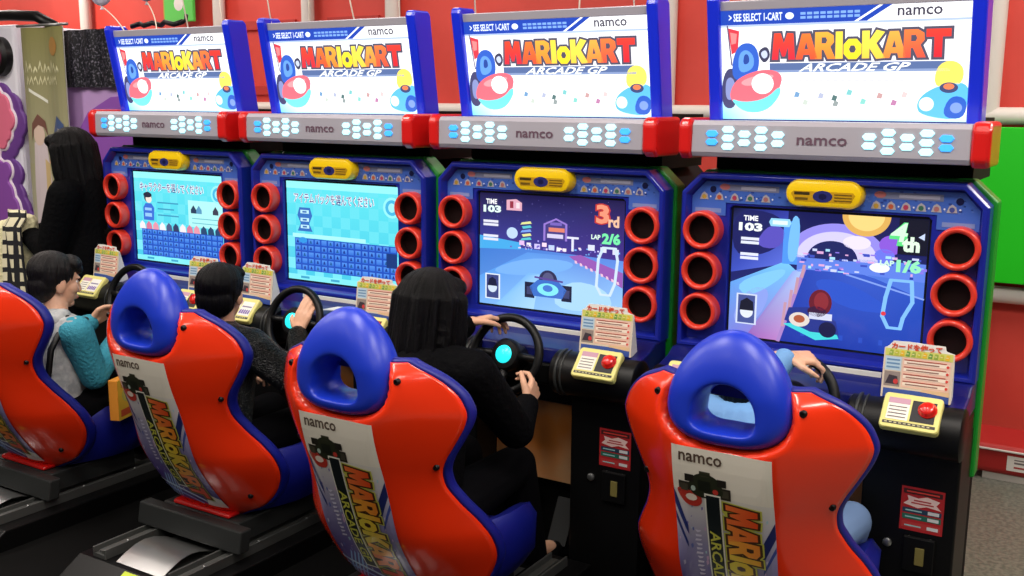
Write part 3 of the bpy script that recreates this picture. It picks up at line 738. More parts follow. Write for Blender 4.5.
def make_seat_mesh(t):
    n = 22; us = [-1+2*i/(2*n) for i in range(2*n+1)]
    us = [math.copysign(abs(u)**.85, u) for u in us]
    W = smoothtab(HW); Yt = smoothtab(YB); D = smoothtab(DP)
    zz = [w[0] for w in W]; nv = len(zz)
    def P(i, u):
        w = W[i][1]; p = Vector((w*u, Yt[i][1]+D[i][1]*(max(0,abs(u)-.34)/.66)**1.6, zz[i]))
        dx, dz = p.x, p.z-.93
        if dz > -.2:
            q = math.hypot(dx, dz)/max(1e-4, outer(math.atan2(dz, dx)).length)
            k = min(1, max(0, (1.06-q)/.14)); k = k*k*(3-2*k); p.y += k*max(0, -.93-p.y)
        return p
    grid = [[P(i,u) for u in us] for i in range(nv)]
    # red back shell, closed sheet with thickness
    m = MB(); nu = len(us)
    def notched(g, mm):
        b0 = len(mm.v)
        for l in g: mm.v += [tuple(p) for p in l]
        for i in range(nv-1):
            for j in range(nu-1):
                cx = (g[i][j].x+g[i+1][j+1].x)/2; cz = (g[i][j].z+g[i+1][j+1].z)/2
                if abs(cx) < .104 and cz > .868: continue
                mm.f.append([b0+i*nu+j, b0+i*nu+j+1, b0+(i+1)*nu+j+1, b0+(i+1)*nu+j]); mm.m.append(0)
    notched(grid, m)
    sh = m.build('back_shell', RED_SEAT, t, smooth=True)
    so = sh.modifiers.new('thick','SOLIDIFY'); so.thickness = .012; so.offset = -1 if True else 1
    # make sure the sheet thickens towards the front (+y)
    me = sh.data
    if me.polygons[len(me.polygons)//2].normal.y > 0: me.flip_normals()
    # perimeter
    per = [(0,j) for j in range(nu)] + [(i,nu-1) for i in range(1,nv)] + [(nv-1,j) for j in range(nu-2,-1,-1)] + [(i,0) for i in range(nv-2,0,-1)]
    ring = [grid[i][j] for i,j in per]; k = len(ring)
    cen = Vector((0,0,.62)); nor = []
    for a in range(k):
        d = ring[(a+1) % k]-ring[a-1]; nn = Vector((d.z,0,-d.x))
        if nn.length < 1e-9: nn = Vector((0,0,1))
        nn.normalize(); nor.append(nn)
    nor = [(nor[a-1]+nor[a]*2+nor[(a+1) % k]).normalized() for a in range(k)]
    def R(off, dy): return [ring[a]+nor[a]*off+Vector((0,dy,0)) for a in range(k)]
    m = MB()
    m.loops([R(-.012,.008),R(.001,.004),R(.006,.009),R(.008,.03),R(.003,.044),R(-.02,.05),R(-.05,.04)],0)
    # padded front of the back rest
    fr = []
    for i in range(nv):
        fr.append([Vector((max(.01,W[i][1]-.045)*u, Yt[i][1]+.075+max(.0,D[i][1]-.02)*abs(u)**2.2, min(max(zz[i],.25),.965))) for u in us])
    notched(fr, m)
    m.build('seat_liner', BLUE_VINYL, t, smooth=True)
    return grid

def make_headrest(t):
    m = MB(); n = 60; ls = []
    def hole(a, k=1.):
        c, s = math.cos(a), math.sin(a)
        if s >= 0: e = 2.1; r = (abs(c/.084)**e+abs(s/.082)**e)**(-1/e)
        else: e = 3.4; r = (abs(c/.086)**e+abs(s/.046)**e)**(-1/e)
        return Vector((r*c*k, r*s*k))
    # section from the outline over the back to the hole rim, through the tunnel and over the front
    back = [(1.,.0),(.975,.30),(.92,.52),(.82,.72),(.68,.86),(.5,.95),(.3,.99),(.12,1.0),(.03,.975),(-.01,.91)]
    tun = [(-.03,.5),(-.05,.0),(-.05,-.5)]
    front = [(-.02,-.9),(.06,-.98),(.25,-1.),(.5,-.95),(.72,-.82),(.87,-.62),(.96,-.35)]
    for i in range(n):
        a = 2*PI*i/n; O = outer(a); H = hole(a)+Vector((0,-.004)); L = []
        for f, yy in back+tun+front:
            pt = H+(O-H)*f if f >= -.02 else H+H.normalized()*(f*.25)
            z = .930+pt.y; up_ = max(0, z-.98)/.16
            dep = (.072 if yy > 0 else .066)*(1-.25*up_**1.5)
            L.append((pt.x, -.928+.015*up_-dep*yy, z))
        ls.append(L)
    ls.append(ls[0]); m.loops(ls, 0)
    return m.build('headrest', BLUE_SEAT, t, smooth=True, subsurf=1)

def make_seat(X, dy, label, rzd=0.):
    t = thing('racing_seat', label, 'seat', (X, dy, .208), math.radians(rzd), 'red and blue racing seats')
    up = []
    make_seat_mesh(t); make_headrest(t)
    # decal
    zt, zb = .834, .245
    def fn(u, v, l):
        z = zb+(zt-zb)*v; hw = .132+.008*(1-v); w = interp(HW, z); x = u*hw
        return (x, back_y(z, x/w)-.004-.0005*l, z)
    # slightly narrowed at the bottom, following the shell
    seat_art().build('back_decal', M_PRINT, fn, t, cuts=[('v',[i/22 for i in range(1,22)]),('u',[-.9,-.8,-.7,-.6,-.5,-.4,-.3,0,.3,.4,.5,.6,.7,.8,.9])])
    for sx, z in ((-.19,.955),(.19,.955),(-.252,.70),(.252,.70),(-.24,.31),(.24,.31)):
        m = MB(); w = interp(HW,z); y = back_y(z, sx/w)
        m.lathe([(.0095,-.006),(.0095,.003),(.007,.006),(.0035,.006),(.0035,.003),(.0002,.003)], Matrix.Translation((sx,y,z)) @ Matrix.Rotation(PI/2,4,'X'), 18)
        m.build('bolt', BLACK, t, smooth=True, auto=40)
    # seat pan
    m = MB(); prof = [(-.24,.215),(-.285,.29),(-.29,.41),(-.262,.44),(-.225,.43),(-.18,.365),(0,.355),(.18,.365),(.225,.43),(.262,.44),(.29,.41),(.285,.29),(.24,.215)]
    ls = []
    for y, k, dz in ((-.70,.62,.0),(-.66,.80,0),(-.58,.92,0),(-.50,1.,0),(-.42,1.,.0),(-.36,.97,-.01),(-.335,.9,-.03)):
        ls.append([(x*k, y, max(.215,z+dz)) for x, z in prof])
    m.loops(ls, 0, True, True, True); m.build('seat_pan', BLUE_VINYL, t, smooth=True, auto=45)
    # red foot of the shell
    m = MB(); m.xprism([(-.762,.208),(-.70,.208),(-.70,.224),(-.755,.224)],-.15,.15); m.build('shell_foot', RED_CAP, t, bevel=.008)
    for ch in t.children: ch.location.z -= .208
    return t
SEATS = [(-3,-.06,'red racing seat furthest along the row, occupied by the child in teal sleeves',0),
         (-2,.0,'red racing seat of the child in the black puffer jacket, second from the far end',0),
         (-1,-.14,'red racing seat behind the woman with long black hair',0),
         (0,.17,'red racing seat with a blue shirt seen through its headrest, below the 4th place screen',0)]
for a in SEATS: make_seat(*a)

def make_base(X, dy, label):
    t = thing('seat_platform', label, 'platform', (X, 0, 0), 0, 'black seat platforms on the floor')
    y0 = -1.06+dy*.5
    m = MB(); m.xprism([(y0-.14,0),(y0,.085),(-.14,.085),(-.14,0)],-.30,.30); m.build('plinth', BLACK, t, bevel=.006)
    for s in (-1, 1):
        m = MB(); x = s*.20
        m.box((x-.035,y0+.01,.085),(x+.035,-.2,.100)); m.box((x-.035,y0+.01,.10),(x-.027,-.2,.122)); m.box((x+.027,y0+.01,.10),(x+.035,-.2,.122)); m.box((x-.010,y0+.02,.10),(x+.010,-.22,.112))
        rl = m.build('rail', RAIL, t, bevel=.002)
        for yy in (-.95,-.7,-.45):
            b = MB(); b.lathe([(.006,0),(.006,.004),(.0002,.005)],Matrix.Translation((x+.031,yy,.122)),10); b.build('rail_screw', STEEL, rl, smooth=True)
    m = MB(); ls = []
    for k in range(9):
        y = y0+.02+.33*k/8; z = .088+.05*math.sin(PI*min(1,k/6))*.8
        ls.append([(-.12,y,z),(.12,y,z)])
    m.loops(ls,0,False); m.loops([[(-.12,y0+.02,.086),(.12,y0+.02,.086)],[(-.12,-.3,.087),(.12,-.3,.087)]],0,False)
    m.build('rail_cover', STEEL, t, smooth=True)
    m = MB(); yb = -.76+dy
    m.xprism([(yb-.07,.125),(yb-.02,.125),(yb-.005,.206),(yb-.055,.206)],-.27,.27); m.xprism([(yb-.02,.125),(-.36+dy,.125),(-.36+dy,.206),(yb,.206)],-.2,.2); m.build('slide_bracket', CHAR, t, bevel=.006)
    A = Art(); A.rect(0,0,1,1,(206,226,60),0); A.rect(.1,.2,.5,.35,(60,80,30),1); A.rect(.1,.5,.8,.65,(60,80,30),1)
    A.build('warning_label', M_CARD, lambda u,v,l: (-.04+.1*u, y0-.05+.045*v-.001, .055+.0275*v+.001+.0005*l), t)
    return t
for (X, dy, lb, _), l2 in zip(SEATS, ('black platform with rails under the furthest seat','black platform with rails under the seat of the child in the puffer jacket',
        'black platform with rails under the seat of the long haired woman','black platform with rails under the seat facing the 4th place screen')):
    make_base(X, dy, l2)

# ------------------------------------------------------------------ people
class Body:
    """capsules and blobs fused by a voxel remesh into one continuous surface"""
    def __init__(s): s.bm = bmesh.new()
    def ball(s, c, r, M=None):
        r = r if isinstance(r, (tuple, list)) else (r, r, r)
        T = Matrix.Translation(c) @ (M or Matrix()) @ Matrix.Diagonal((*r, 1))
        bmesh.ops.create_icosphere(s.bm, subdivisions=3, radius=1, matrix=T)
    def cap(s, a, b, ra, rb=None, flat=1.):
        a = Vector(a); b = Vector(b); rb = ra if rb is None else rb
        d = b-a; L = d.length
        if L < 1e-6: return s.ball(a, ra)
        k = max(3, int(L/(.35*min(ra, rb)))); k = min(k, 26)
        m = MB(); n = 14; dn = d/L; up = dn.orthogonal().normalized(); w = dn.cross(up); ls = []
        st = [(-1+i/4, 0) for i in range(0, 4)] + [(0, i/k) for i in range(k+1)] + [(i/4, 1) for i in range(1, 5)]
        for e, t in st:
            r = ra+(rb-ra)*t
            if e < 0: c = a+dn*(e*ra); rr = ra*math.sqrt(max(.0004, 1-e*e))
            elif e > 0: c = b+dn*(e*rb); rr = rb*math.sqrt(max(.0004, 1-e*e))
            else: c = a+d*t; rr = r
            ls.append([c+(up*math.cos(2*PI*i/n)+w*math.sin(2*PI*i/n))*rr for i in range(n)])
        vs = [[s.bm.verts.new(p) for p in l] for l in ls]
        for i in range(len(vs)-1):
            for j in range(n): s.bm.faces.new([vs[i][j], vs[i][(j+1) % n], vs[i+1][(j+1) % n], vs[i+1][j]])
        s.bm.faces.new(list(reversed(vs[0]))); s.bm.faces.new(vs[-1])
    def chain(s, pts, rs):
        for i in range(len(pts)-1): s.cap(pts[i], pts[i+1], rs[i], rs[i+1])
    def build(s, name, material, parent, voxel=.006, smooth=3):
        me = bpy.data.meshes.new(name); bmesh.ops.recalc_face_normals(s.bm, faces=s.bm.faces); s.bm.to_mesh(me); s.bm.free()
        o = bpy.data.objects.new(name, me); link(o)
        r = o.modifiers.new('r', 'REMESH'); r.mode = 'VOXEL'; r.voxel_size = voxel
        sm = o.modifiers.new('s', 'SMOOTH'); sm.factor = .5; sm.iterations = smooth
        d = bpy.context.evaluated_depsgraph_get(); d.update()
        m2 = bpy.data.meshes.new_from_object(o.evaluated_get(d))
        o.modifiers.clear(); o.data = m2; bpy.data.meshes.remove(me)
        m2.materials.clear(); m2.materials.append(material)
        m2.polygons.foreach_set('use_smooth', [True]*len(m2.polygons))
        m2.name = name
        if parent: o.parent = parent
        return o

def frame(f, up):
    f = Vector(f).normalized(); up = Vector(up); up = (up-f*up.dot(f)).normalized(); side = up.cross(f)
    return f, up, side     # side = up x f

def hand(B, wrist, fwd, back, thumb, sc=1., curls=(.75,.85,.9,.95), spread=.06, elbow=None):
    """fwd: towards the knuckles; back: out of the back of the hand; thumb: side on which the thumb leaves"""
    f, n, s = frame(fwd, back); th = Vector(thumb)
    if s.dot(th) < 0: s = -s
    w = Vector(wrist); S = sc
    pal = .078*S
    ks = []
    for i, (o, l) in enumerate(((.030,.98),(.010,1.03),(-.010,1.0),(-.029,.93))):
        k = w+f*pal*l+s*o*S; ks.append(k)
        B.cap(w+s*o*S*.62+f*.012*S, k, .0135*S, .0115*S)
    lens = ((.040,.025,.021),(.044,.029,.022),(.041,.027,.021),(.032,.021,.018))
    for i, k in enumerate(ks):
        ang = 0; p = k; r = (.0092,.0086,.0078,.0068) if i < 3 else (.0082,.0076,.0069,.006)
        for j in range(3):
            ang += curls[i]*(.85,1.,.7)[j]
            side = s*(.03-.02*i)*spread*8
            d = (f*math.cos(ang)-n*math.sin(ang)+side*(1 if j == 0 else .3)).normalized()
            q = p+d*lens[i][j]*S
            B.cap(p, q, r[j]*S, r[j+1]*S); p = q
    # thumb from the side of the palm near the wrist
    p0 = w+f*.020*S+s*.026*S; p1 = p0+(f*.6+s*.75-n*.25).normalized()*.036*S
    p2 = p1+(f*.85+s*.25-n*.45).normalized()*.031*S; p3 = p2+(f*.8-s*.1-n*.55).normalized()*.023*S
    B.chain([p0,p1,p2,p3],[.0145*S,.0115*S,.0098*S,.0078*S])
    B.cap(w-f*.03*S, w+f*.02*S, .021*S, .020*S)

def head(B, c, sc, face, up=(0,0,1)):
    """c: centre of the skull; sc: head height .225*sc"""
    f, u, s = frame(face, up); c = Vector(c)
    Rm = Matrix((s, f, u)).transposed().to_4x4()
    B.ball(c+u*.025*sc-f*.006*sc, (.074*sc,.092*sc,.088*sc), Rm)
    B.ball(c+f*.026*sc-u*.035*sc, (.060*sc,.062*sc,.075*sc), Rm)
    B.ball(c+f*.058*sc-u*.088*sc, (.030*sc,.024*sc,.020*sc), Rm)           # chin
    B.cap(c+f*.090*sc+u*.002*sc, c+f*.098*sc-u*.032*sc, .006*sc, .0115*sc) # nose
    for q in (-1, 1):
        B.ball(c+s*q*.075*sc-f*.004*sc-u*.012*sc, (.012*sc,.022*sc,.032*sc), Rm)    # ear
        B.ball(c+s*q*.034*sc+f*.052*sc-u*.022*sc, .030*sc)                            # cheek
        B.ball(c+s*q*.031*sc+f*.074*sc+u*.022*sc, (.02*sc,.012*sc,.007*sc), Rm)     # brow
    B.ball(c+f*.087*sc-u*.058*sc, (.021*sc,.009*sc,.0055*sc), Rm); B.ball(c+f*.086*sc-u*.067*sc, (.017*sc,.009*sc,.006*sc), Rm)
    return f, u, s

EYEW = mat('eye_white', (236,232,226), .25); IRIS = mat('dark_iris', (24,16,12), .2); LIP = mat('lips', (196,110,100), .45)
def face_parts(t, c, sc, face, up=(0,0,1)):
    f, u, s = frame(face, up); c = Vector(c)
    for q in (-1, 1):
        p = c+s*q*.031*sc+f*.067*sc+u*.004*sc
        Rm = Matrix.Translation(p) @ Matrix((s, u, f)).transposed().to_4x4()
        m = MB(); m.lathe([(.0002,-.004),(.008,-.003),(.0145,.002),(.011,.0065),(.0002,.0085)], Rm @ Matrix.Diagonal((sc,sc*.55,sc,1)), 16)
        m.lathe([(.0062,.0072),(.004,.0095),(.0002,.0105)], Rm @ Matrix.Diagonal((sc,sc*.9,sc,1)), 12, 1)
        m.build('eye', [EYEW, IRIS], t, smooth=True)
    m = MB(); pts = [c+s*x*.020*sc+f*(.0925-.005*x*x)*sc+u*(-.0625-.002*x*x)*sc for x in (-1,-.5,0,.5,1)]
    m.tube(pts,[.002*sc,.004*sc,.005*sc,.004*sc,.002*sc],8); m.build('lips', LIP, t, smooth=True)

WH = lambda X, a, r=.132, d=0: (Matrix.Translation((X,-.245,.83)) @ Matrix.Rotation(math.radians(70),4,'X')) @ Vector((r*math.cos(a), r*math.sin(a), d))

def seated(name_label, X, hip, chest, neck, headc, sc, face, hands, mats, hair, group=None, voxel=.0045, knees=None, feet=None, shoulder=.17, torso=1., voxg=.007, sleeve=None):
    """hands: list of (shoulder_side, elbow, wrist, fwd, back, thumb, curls)"""
    t = thing('person', name_label, 'person', (0,0,0))
    B = Body(); f, u, s = head(B, headc, sc, face)
    hip = Vector(hip); chest = Vector(chest); neck = Vector(neck)
    B.chain([hip, (hip+chest)/2, chest, neck, Vector(headc)-Vector((0,0,.03*sc))], [.115*torso,.10*torso,.10*torso,.05*sc,.045*sc])
    G = Body(); k = 1.0
    G.chain([hip, (hip+chest)/2, chest], [.15*torso,.145*torso,.145*torso])
    G.cap(chest+Vector((0,0,.03)), neck-Vector((0,0,.012)), .12*torso, .062*sc)
    S = Body() if sleeve else G
    for sd, elb, wri, fw, bk, th, cu in hands:
        sh = chest+Vector((sd*shoulder,0,.05)); elb = Vector(elb); wri = Vector(wri)
        B.chain([chest+Vector((sd*.05,0,.05)), sh, elb, wri], [.06*torso,.045*torso,.036*torso,.022*sc])
        hand(B, wri, fw, bk, th, max(sc, .94), cu)
        G.cap(chest+Vector((sd*.04,0,.04)), sh, .09*torso, .072*torso)
        S.chain([sh, elb, elb+(wri-elb)*.93], [.075*torso,.06*torso,.042*sc])
    kn = knees or [hip+Vector((q*.11,.42,.04)) for q in (-1,1)]
    ft = feet or [Vector((k_[0],k_[1]+.12,.12)) for k_ in kn]
    T = Body()
    for q, a, b in zip((-1,1), kn, ft):
        a = Vector(a); b = Vector(b); h = hip+Vector((q*.085,0,0))
        B.chain([h,a,b],[.075*torso,.05*torso,.035*torso]); B.cap(b,b+Vector((0,.12*sc,-.03)),.035,.028)
        T.chain([hip+Vector((q*.05,-.02,0)),h,a,b+Vector((0,0,-.03))],[.1*torso,.098*torso,.07*torso,.055*torso])
    body = B.build('body', SKIN, t, voxel)
    g = G.build('jacket', mats['jacket'], t, voxg)
    if sleeve: S.build('sleeves', sleeve, t, voxg)
    T.build('trousers', mats['trousers'], t, .008)
    for q, b in zip((-1,1), ft):
        sh = Body(); b = Vector(b); sh.cap(b+Vector((0,-.005,.02)), b+Vector((0,0,-.04)), .046, .05); sh.cap(b+Vector((0,-.02,-.045)), b+Vector((0,.15*sc,-.05)), .045, .036); sh.build('shoe', BLACK, t, .006)
    face_parts(t, headc, sc, face)
    H = Body(); hair(H, Vector(headc), sc, f, u, s)
    strands(H.build('hair', mats['hair'], t, .0045, 4), Vector(headc), s, f, u, hair is long_hair)
    return t

def strands(o, c, s, f, u, long_):
    c = Vector(c); r = random.Random(4); ph = [r.uniform(0, 6.28) for _ in range(6)]
    for v in o.data.vertices:
        d = v.co-c; a = math.atan2(d.dot(s), -d.dot(f)); h = d.dot(u); rad = math.hypot(d.dot(s), d.dot(f))
        k = min(1, rad/.06)*(1 if h < .09 else max(0, 1-(h-.09)/.05))
        w = math.sin(17*a+ph[0]+5*h)*.0016+math.sin(31*a+ph[1]-9*h)*.0012+math.sin(53*a+ph[2]+14*h)*.0008
        n = Vector(d-u*h)
        if n.length > 1e-5: v.co += n.normalized()*w*k*(1.6 if long_ else .9)
    o.data.update(); return o

def short_hair(H, c, sc, f, u, s):
    Rm = Matrix((s, f, u)).transposed().to_4x4()
    H.ball(c+u*.040*sc-f*.022*sc, (.090*sc,.096*sc,.086*sc), Rm)
    H.ball(c-u*.02*sc-f*.052*sc, (.078*sc,.056*sc,.075*sc), Rm)
    for q in (-1,1): H.ball(c+s*q*.066*sc+u*.022*sc-f*.03*sc, (.022*sc,.046*sc,.052*sc), Rm)
    H.ball(c+f*.050*sc+u*.078*sc, (.074*sc,.042*sc,.036*sc), Rm)
    H.ball(c+f*.074*sc+u*.056*sc, (.062*sc,.022*sc,.026*sc), Rm)
def long_hair(H, c, sc, f, u, s):
    Rm = Matrix((s, f, u)).transposed().to_4x4()
    H.ball(c+u*.030*sc-f*.016*sc, (.102*sc,.108*sc,.104*sc), Rm)
    H.ball(c+u*.0*sc-f*.03*sc, (.106*sc,.095*sc,.10*sc), Rm)
    for k in range(12):
        d = .02+.036*k; w = (.108 if k < 8 else .108-.014*(k-7))*sc
        H.ball(c-u*d*sc-f*(.04+.006*k)*sc, (w,(.075-.002*k)*sc,.062*sc), Rm)
    for q in (-1,1):
        H.chain([c+s*q*.080*sc+u*.03*sc+f*.022*sc, c+s*q*.094*sc-u*.08*sc+f*.018*sc, c+s*q*.09*sc-u*.22*sc+f*.0*sc, c+s*q*.075*sc-u*.34*sc-f*.03*sc],[.034*sc,.03*sc,.028*sc,.016*sc])
    H.ball(c+f*.066*sc+u*.070*sc, (.074*sc,.034*sc,.036*sc), Rm)
    r = random.Random(11)
    for k in range(22):
        a = PI*(.02+.96*k/21)+r.uniform(-.05,.05); L = r.uniform(.40,.49)
        d = s*math.cos(a)-f*math.sin(a); e = .092+.012*r.random()
        H.chain([c+u*.105*sc+d*.05*sc-f*.01*sc, c+u*.04*sc+d*(e+.004)*sc-f*.01*sc, c-u*.12*sc+d*(e+.006)*sc-f*.02*sc, c-u*.28*sc+d*(e*.95)*sc-f*.035*sc, c-u*L*sc+d*(e*.8)*sc-f*.05*sc],[.010*sc,.015*sc,.015*sc,.013*sc,.005*sc])

# woman at the night race
BLK = dict(jacket=COATBLK, trousers=TROUSERS, hair=HAIR)
wl = WH(-1, math.radians(128)); wr = WH(-1, math.radians(-30))
seated('seated person in a black coat with long straight black hair, both hands on the wheel', -1,
       (-1.0,-.77,.44), (-1.01,-.70,.84), (-1.02,-.67,.935), (-1.025,-.64,1.055), 1.0, (.10,1,-.12),
       [(-1,(-1.24,-.47,.80),tuple(wl+Vector((-.045,-.085,.008))),(.35,.75,.12),(-.35,-.2,.9),(1,.1,.2),(.5,.6,.65,.7)),
        (1,(-.80,-.50,.66),tuple(wr+Vector((.045,-.095,-.06))),(-.12,.85,.55),(.9,-.25,-.1),(-.3,.1,1),(.75,.85,.9,.95))], BLK, long_hair, shoulder=.175)

# child at the second screen
wb = WH(-2, math.radians(52), .09)
seated('child with short black hair in a black puffer jacket, one hand spread on the wheel', -2,
       (-1.98,-.72,.43), (-1.98,-.65,.78), (-1.99,-.625,.875), (-1.995,-.62,1.0), .94, (-.42,1,-.12),
       [(-1,(-2.27,-.54,.62),(-2.22,-.36,.60),(.3,.8,.0),(-.2,0,.9),(1,.1,.1),(.4,.5,.6,.6)),
        (1,(-1.74,-.47,.64),tuple(wb+Vector((-.005,-.06,-.095))),(.12,.40,.85),(.15,-.92,.3),(-1,0,.2),(.12,.14,.2,.3))],
       dict(jacket=PUFFER, trousers=TROUSERS, hair=HAIR), short_hair, torso=.95, shoulder=.155)

# child at the far end
wa1 = WH(-3, math.radians(-15)); wa2 = WH(-3, math.radians(222))
pa = seated('child with dark hair in a grey hooded vest with teal sleeves at the furthest seat', -3,
       (-2.92,-.74,.42), (-2.92,-.69,.72), (-2.94,-.66,.815), (-2.965,-.63,.955), 1.0, (.28,1,-.16),
       [(-1,(-3.2,-.5,.66),tuple(wa2+Vector((-.01,-.095,-.03))),(.15,.85,.45),(-.85,-.3,.2),(.3,.1,1),(.75,.85,.9,.95)),
        (1,(-2.765,-.62,.575),tuple(wa1+Vector((.01,-.095,-.045))),(-.12,.85,.5),(.9,-.25,.0),(-.3,.1,1),(.75,.85,.9,.95))],
       dict(jacket=GREYVEST, trousers=TROUSERS, hair=HAIR2), short_hair, torso=.95, shoulder=.15, sleeve=TEAL)
Hd = Body()
for k in range(9):
    a = PI*1.0*k/8-PI*.0; Hd.ball((-2.92+.085*math.cos(a)*1., -.70-.075*math.sin(a), .83-.03*math.sin(a)), (.036,.036,.034))
Hd.ball((-2.92,-.775,.77),(.08,.045,.075)); Hd.build('hood', GREYVEST, pa, .006)
m = MB(); m.tube([(-2.82,-.60,.80),(-2.80,-.70,.83),(-2.775,-.80,.72),(-2.77,-.83,.58),(-2.76,-.80,.46)],.013,8); m.build('shoulder_strap', BLACK, pa, smooth=True)

# child hidden behind the nearest seat
wd = WH(0, math.radians(72))
pd = seated('child in a pale blue shirt hidden behind the headrest below the 4th place screen', 0,
       (-.0,-.50,.43), (-.03,-.47,.76), (-.045,-.425,.84), (-.085,-.41,.915), .85, (-.05,1,-.15),
       [(-1,(-.24,-.38,.66),(-.15,-.29,.80),(.3,.8,.3),(-.5,-.3,.8),(1,.1,.2),(.75,.85,.9,.95)),
        (1,(-.08,-.33,.86),tuple(wd+Vector((-.055,-.05,.010))),(.80,.42,.0),(.0,-.25,1),(.2,-.9,-.1),(.75,.85,.95,1.0))],
       dict(jacket=SHIRT, trousers=mat('pale_blue_trousers',(120,150,196),.8), hair=HAIR), short_hair, torso=.85, shoulder=.135,
       knees=[(-.13,-.2,.47),(.20,-.24,.49)], feet=[(-.1,-.05,.13),(.1,-.05,.13)])
# shirt stripes: woven bands as a collar part
m = MB()
for z, r in ((.80,.124),(.74,.126),(.68,.127)):
    m.torus(Matrix.Translation((-.025,-.475,z)) @ Matrix.Rotation(.1,4,'X'), r, .0035, 40, 6)
m.build('shirt_stripe', mat('navy_stripe',(40,60,130),.7), pd, smooth=True)

# standing woman
t = thing('person', 'person standing by the furthest cabinet in a black coat, holding a cream coat', 'person', (0,0,0))
B = Body(); hc = Vector((-3.63,-.06,1.435)); fdir = (-.88,-.44,-.10)
f, u, s = head(B, hc, 1.0, fdir)
B.chain([(-3.60,-.03,.86),(-3.60,-.03,1.08),(-3.60,-.03,1.24),(-3.62,-.05,1.34),hc-Vector((0,0,.04))],[.13,.115,.12,.052,.048])
J = Body(); J.chain([(-3.60,-.03,.66),(-3.60,-.03,.86),(-3.60,-.03,1.06),(-3.60,-.03,1.22)],[.185,.175,.15,.155]); J.cap((-3.60,-.03,1.24),(-3.62,-.05,1.345),.125,.066)
for q in (-1, 1):
    d = s*q; sh = Vector((-3.60,-.03,1.245))+d*.165
    el = Vector((-3.66,-.07,.98))+d*.19; wr = Vector((-3.84,-.15,1.05))+d*.05
    B.chain([Vector((-3.60,-.03,1.24)),sh,el,wr],[.07,.05,.04,.023]); hand(B, wr, (-.75,-.15,.05), (0,0,1) if q > 0 else (-.2,0,.9), -d, 1., (.6,.65,.7,.75))
    J.cap(Vector((-3.60,-.03,1.23)),sh,.1,.078); J.chain([sh,el,el+(wr-el)*.9],[.08,.066,.048])
    h = Vector((-3.60,-.03,.84))+d*.09; kn = Vector((-3.61,-.04,.48))+d*.09; an = Vector((-3.59,-.03,.09))+d*.1
    B.chain([h,kn,an],[.085,.056,.038]); B.cap(an,an+f*.13+Vector((0,0,-.05)),.034,.026)
B.build('body', SKIN, t, .0055); J.build('coat', COATBLK, t, .008)
T = Body()
for q in (-1, 1):
    d = s*q; T.chain([Vector((-3.60,-.03,.80))+d*.08,Vector((-3.61,-.04,.48))+d*.09,Vector((-3.59,-.03,.12))+d*.1],[.1,.07,.055])
T.build('trousers', TROUSERS, t, .009)
for q in (-1, 1):
    sh = Body(); an = Vector((-3.59,-.03,.05))+s*q*.1; sh.cap(an-f*.03,an+f*.16,.045,.038); sh.build('shoe', BLACK, t, .007)
face_parts(t, hc, 1.0, fdir)
H = Body(); long_hair(H, hc, 1.0, f, u, s); strands(H.build('hair', HAIR, t, .005, 4), hc, s, f, u, True)

# cream coat with a checked scarf over her arm
t = thing('folded_coat', 'cream coat draped over the standing woman\'s arm', 'coat', (0,0,0))
B = Body()
for k in range(7):
    y = -.20-.018*k; x = -3.80-.04*k
    B.cap((x,y,1.10-.012*k),(x-.02,y-.02,.50+.01*k),.05,.062)
B.build('coat_folds', CREAMCOAT, t, .008)
t = thing('checked_scarf', 'black and cream checked scarf hanging over the cream coat', 'scarf', (0,0,0))
m = MB(); ls = []
for k in range(17):
    z = 1.17-.64*k/16
    ls.append([(-3.735-.12*j/8, -.245-.03*j/8-.012*math.sin(j*1.4+k*.3)-(.03 if k > 1 else 0), z) for j in range(9)])
m.loops(ls,0,False)
CHECK = mat('checked_wool',(226,218,186),.85); nt = CHECK.node_tree; b = nt.nodes['Principled BSDF']
tc = nt.nodes.new('ShaderNodeTexCoord'); sp = nt.nodes.new('ShaderNodeSeparateXYZ'); nt.links.new(tc.outputs['Object'], sp.inputs[0])
def band(out, freq):
    a = nt.nodes.new('ShaderNodeMath'); a.operation = 'MULTIPLY'; a.inputs[1].default_value = freq; nt.links.new(out, a.inputs[0])
    c = nt.nodes.new('ShaderNodeMath'); c.operation = 'FRACT'; nt.links.new(a.outputs[0], c.inputs[0])
    d = nt.nodes.new('ShaderNodeMath'); d.operation = 'LESS_THAN'; d.inputs[1].default_value = .36; nt.links.new(c.outputs[0], d.inputs[0]); return d
b1 = band(sp.outputs['X'], 19); b2 = band(sp.outputs['Z'], 15)
mx = nt.nodes.new('ShaderNodeMath'); mx.operation = 'MAXIMUM'; nt.links.new(b1.outputs[0], mx.inputs[0]); nt.links.new(b2.outputs[0], mx.inputs[1])
mc = nt.nodes.new('ShaderNodeMix'); mc.data_type = 'RGBA'; mc.inputs['A'].default_value = lin((224,216,184))+(1,); mc.inputs['B'].default_value = lin((24,24,30))+(1,)
nt.links.new(mx.outputs[0], mc.inputs['Factor']); nt.links.new(mc.outputs['Result'], b.inputs['Base Color'])
o = m.build('scarf_cloth', CHECK, t, smooth=True); so = o.modifiers.new('t','SOLIDIFY'); so.thickness = .012

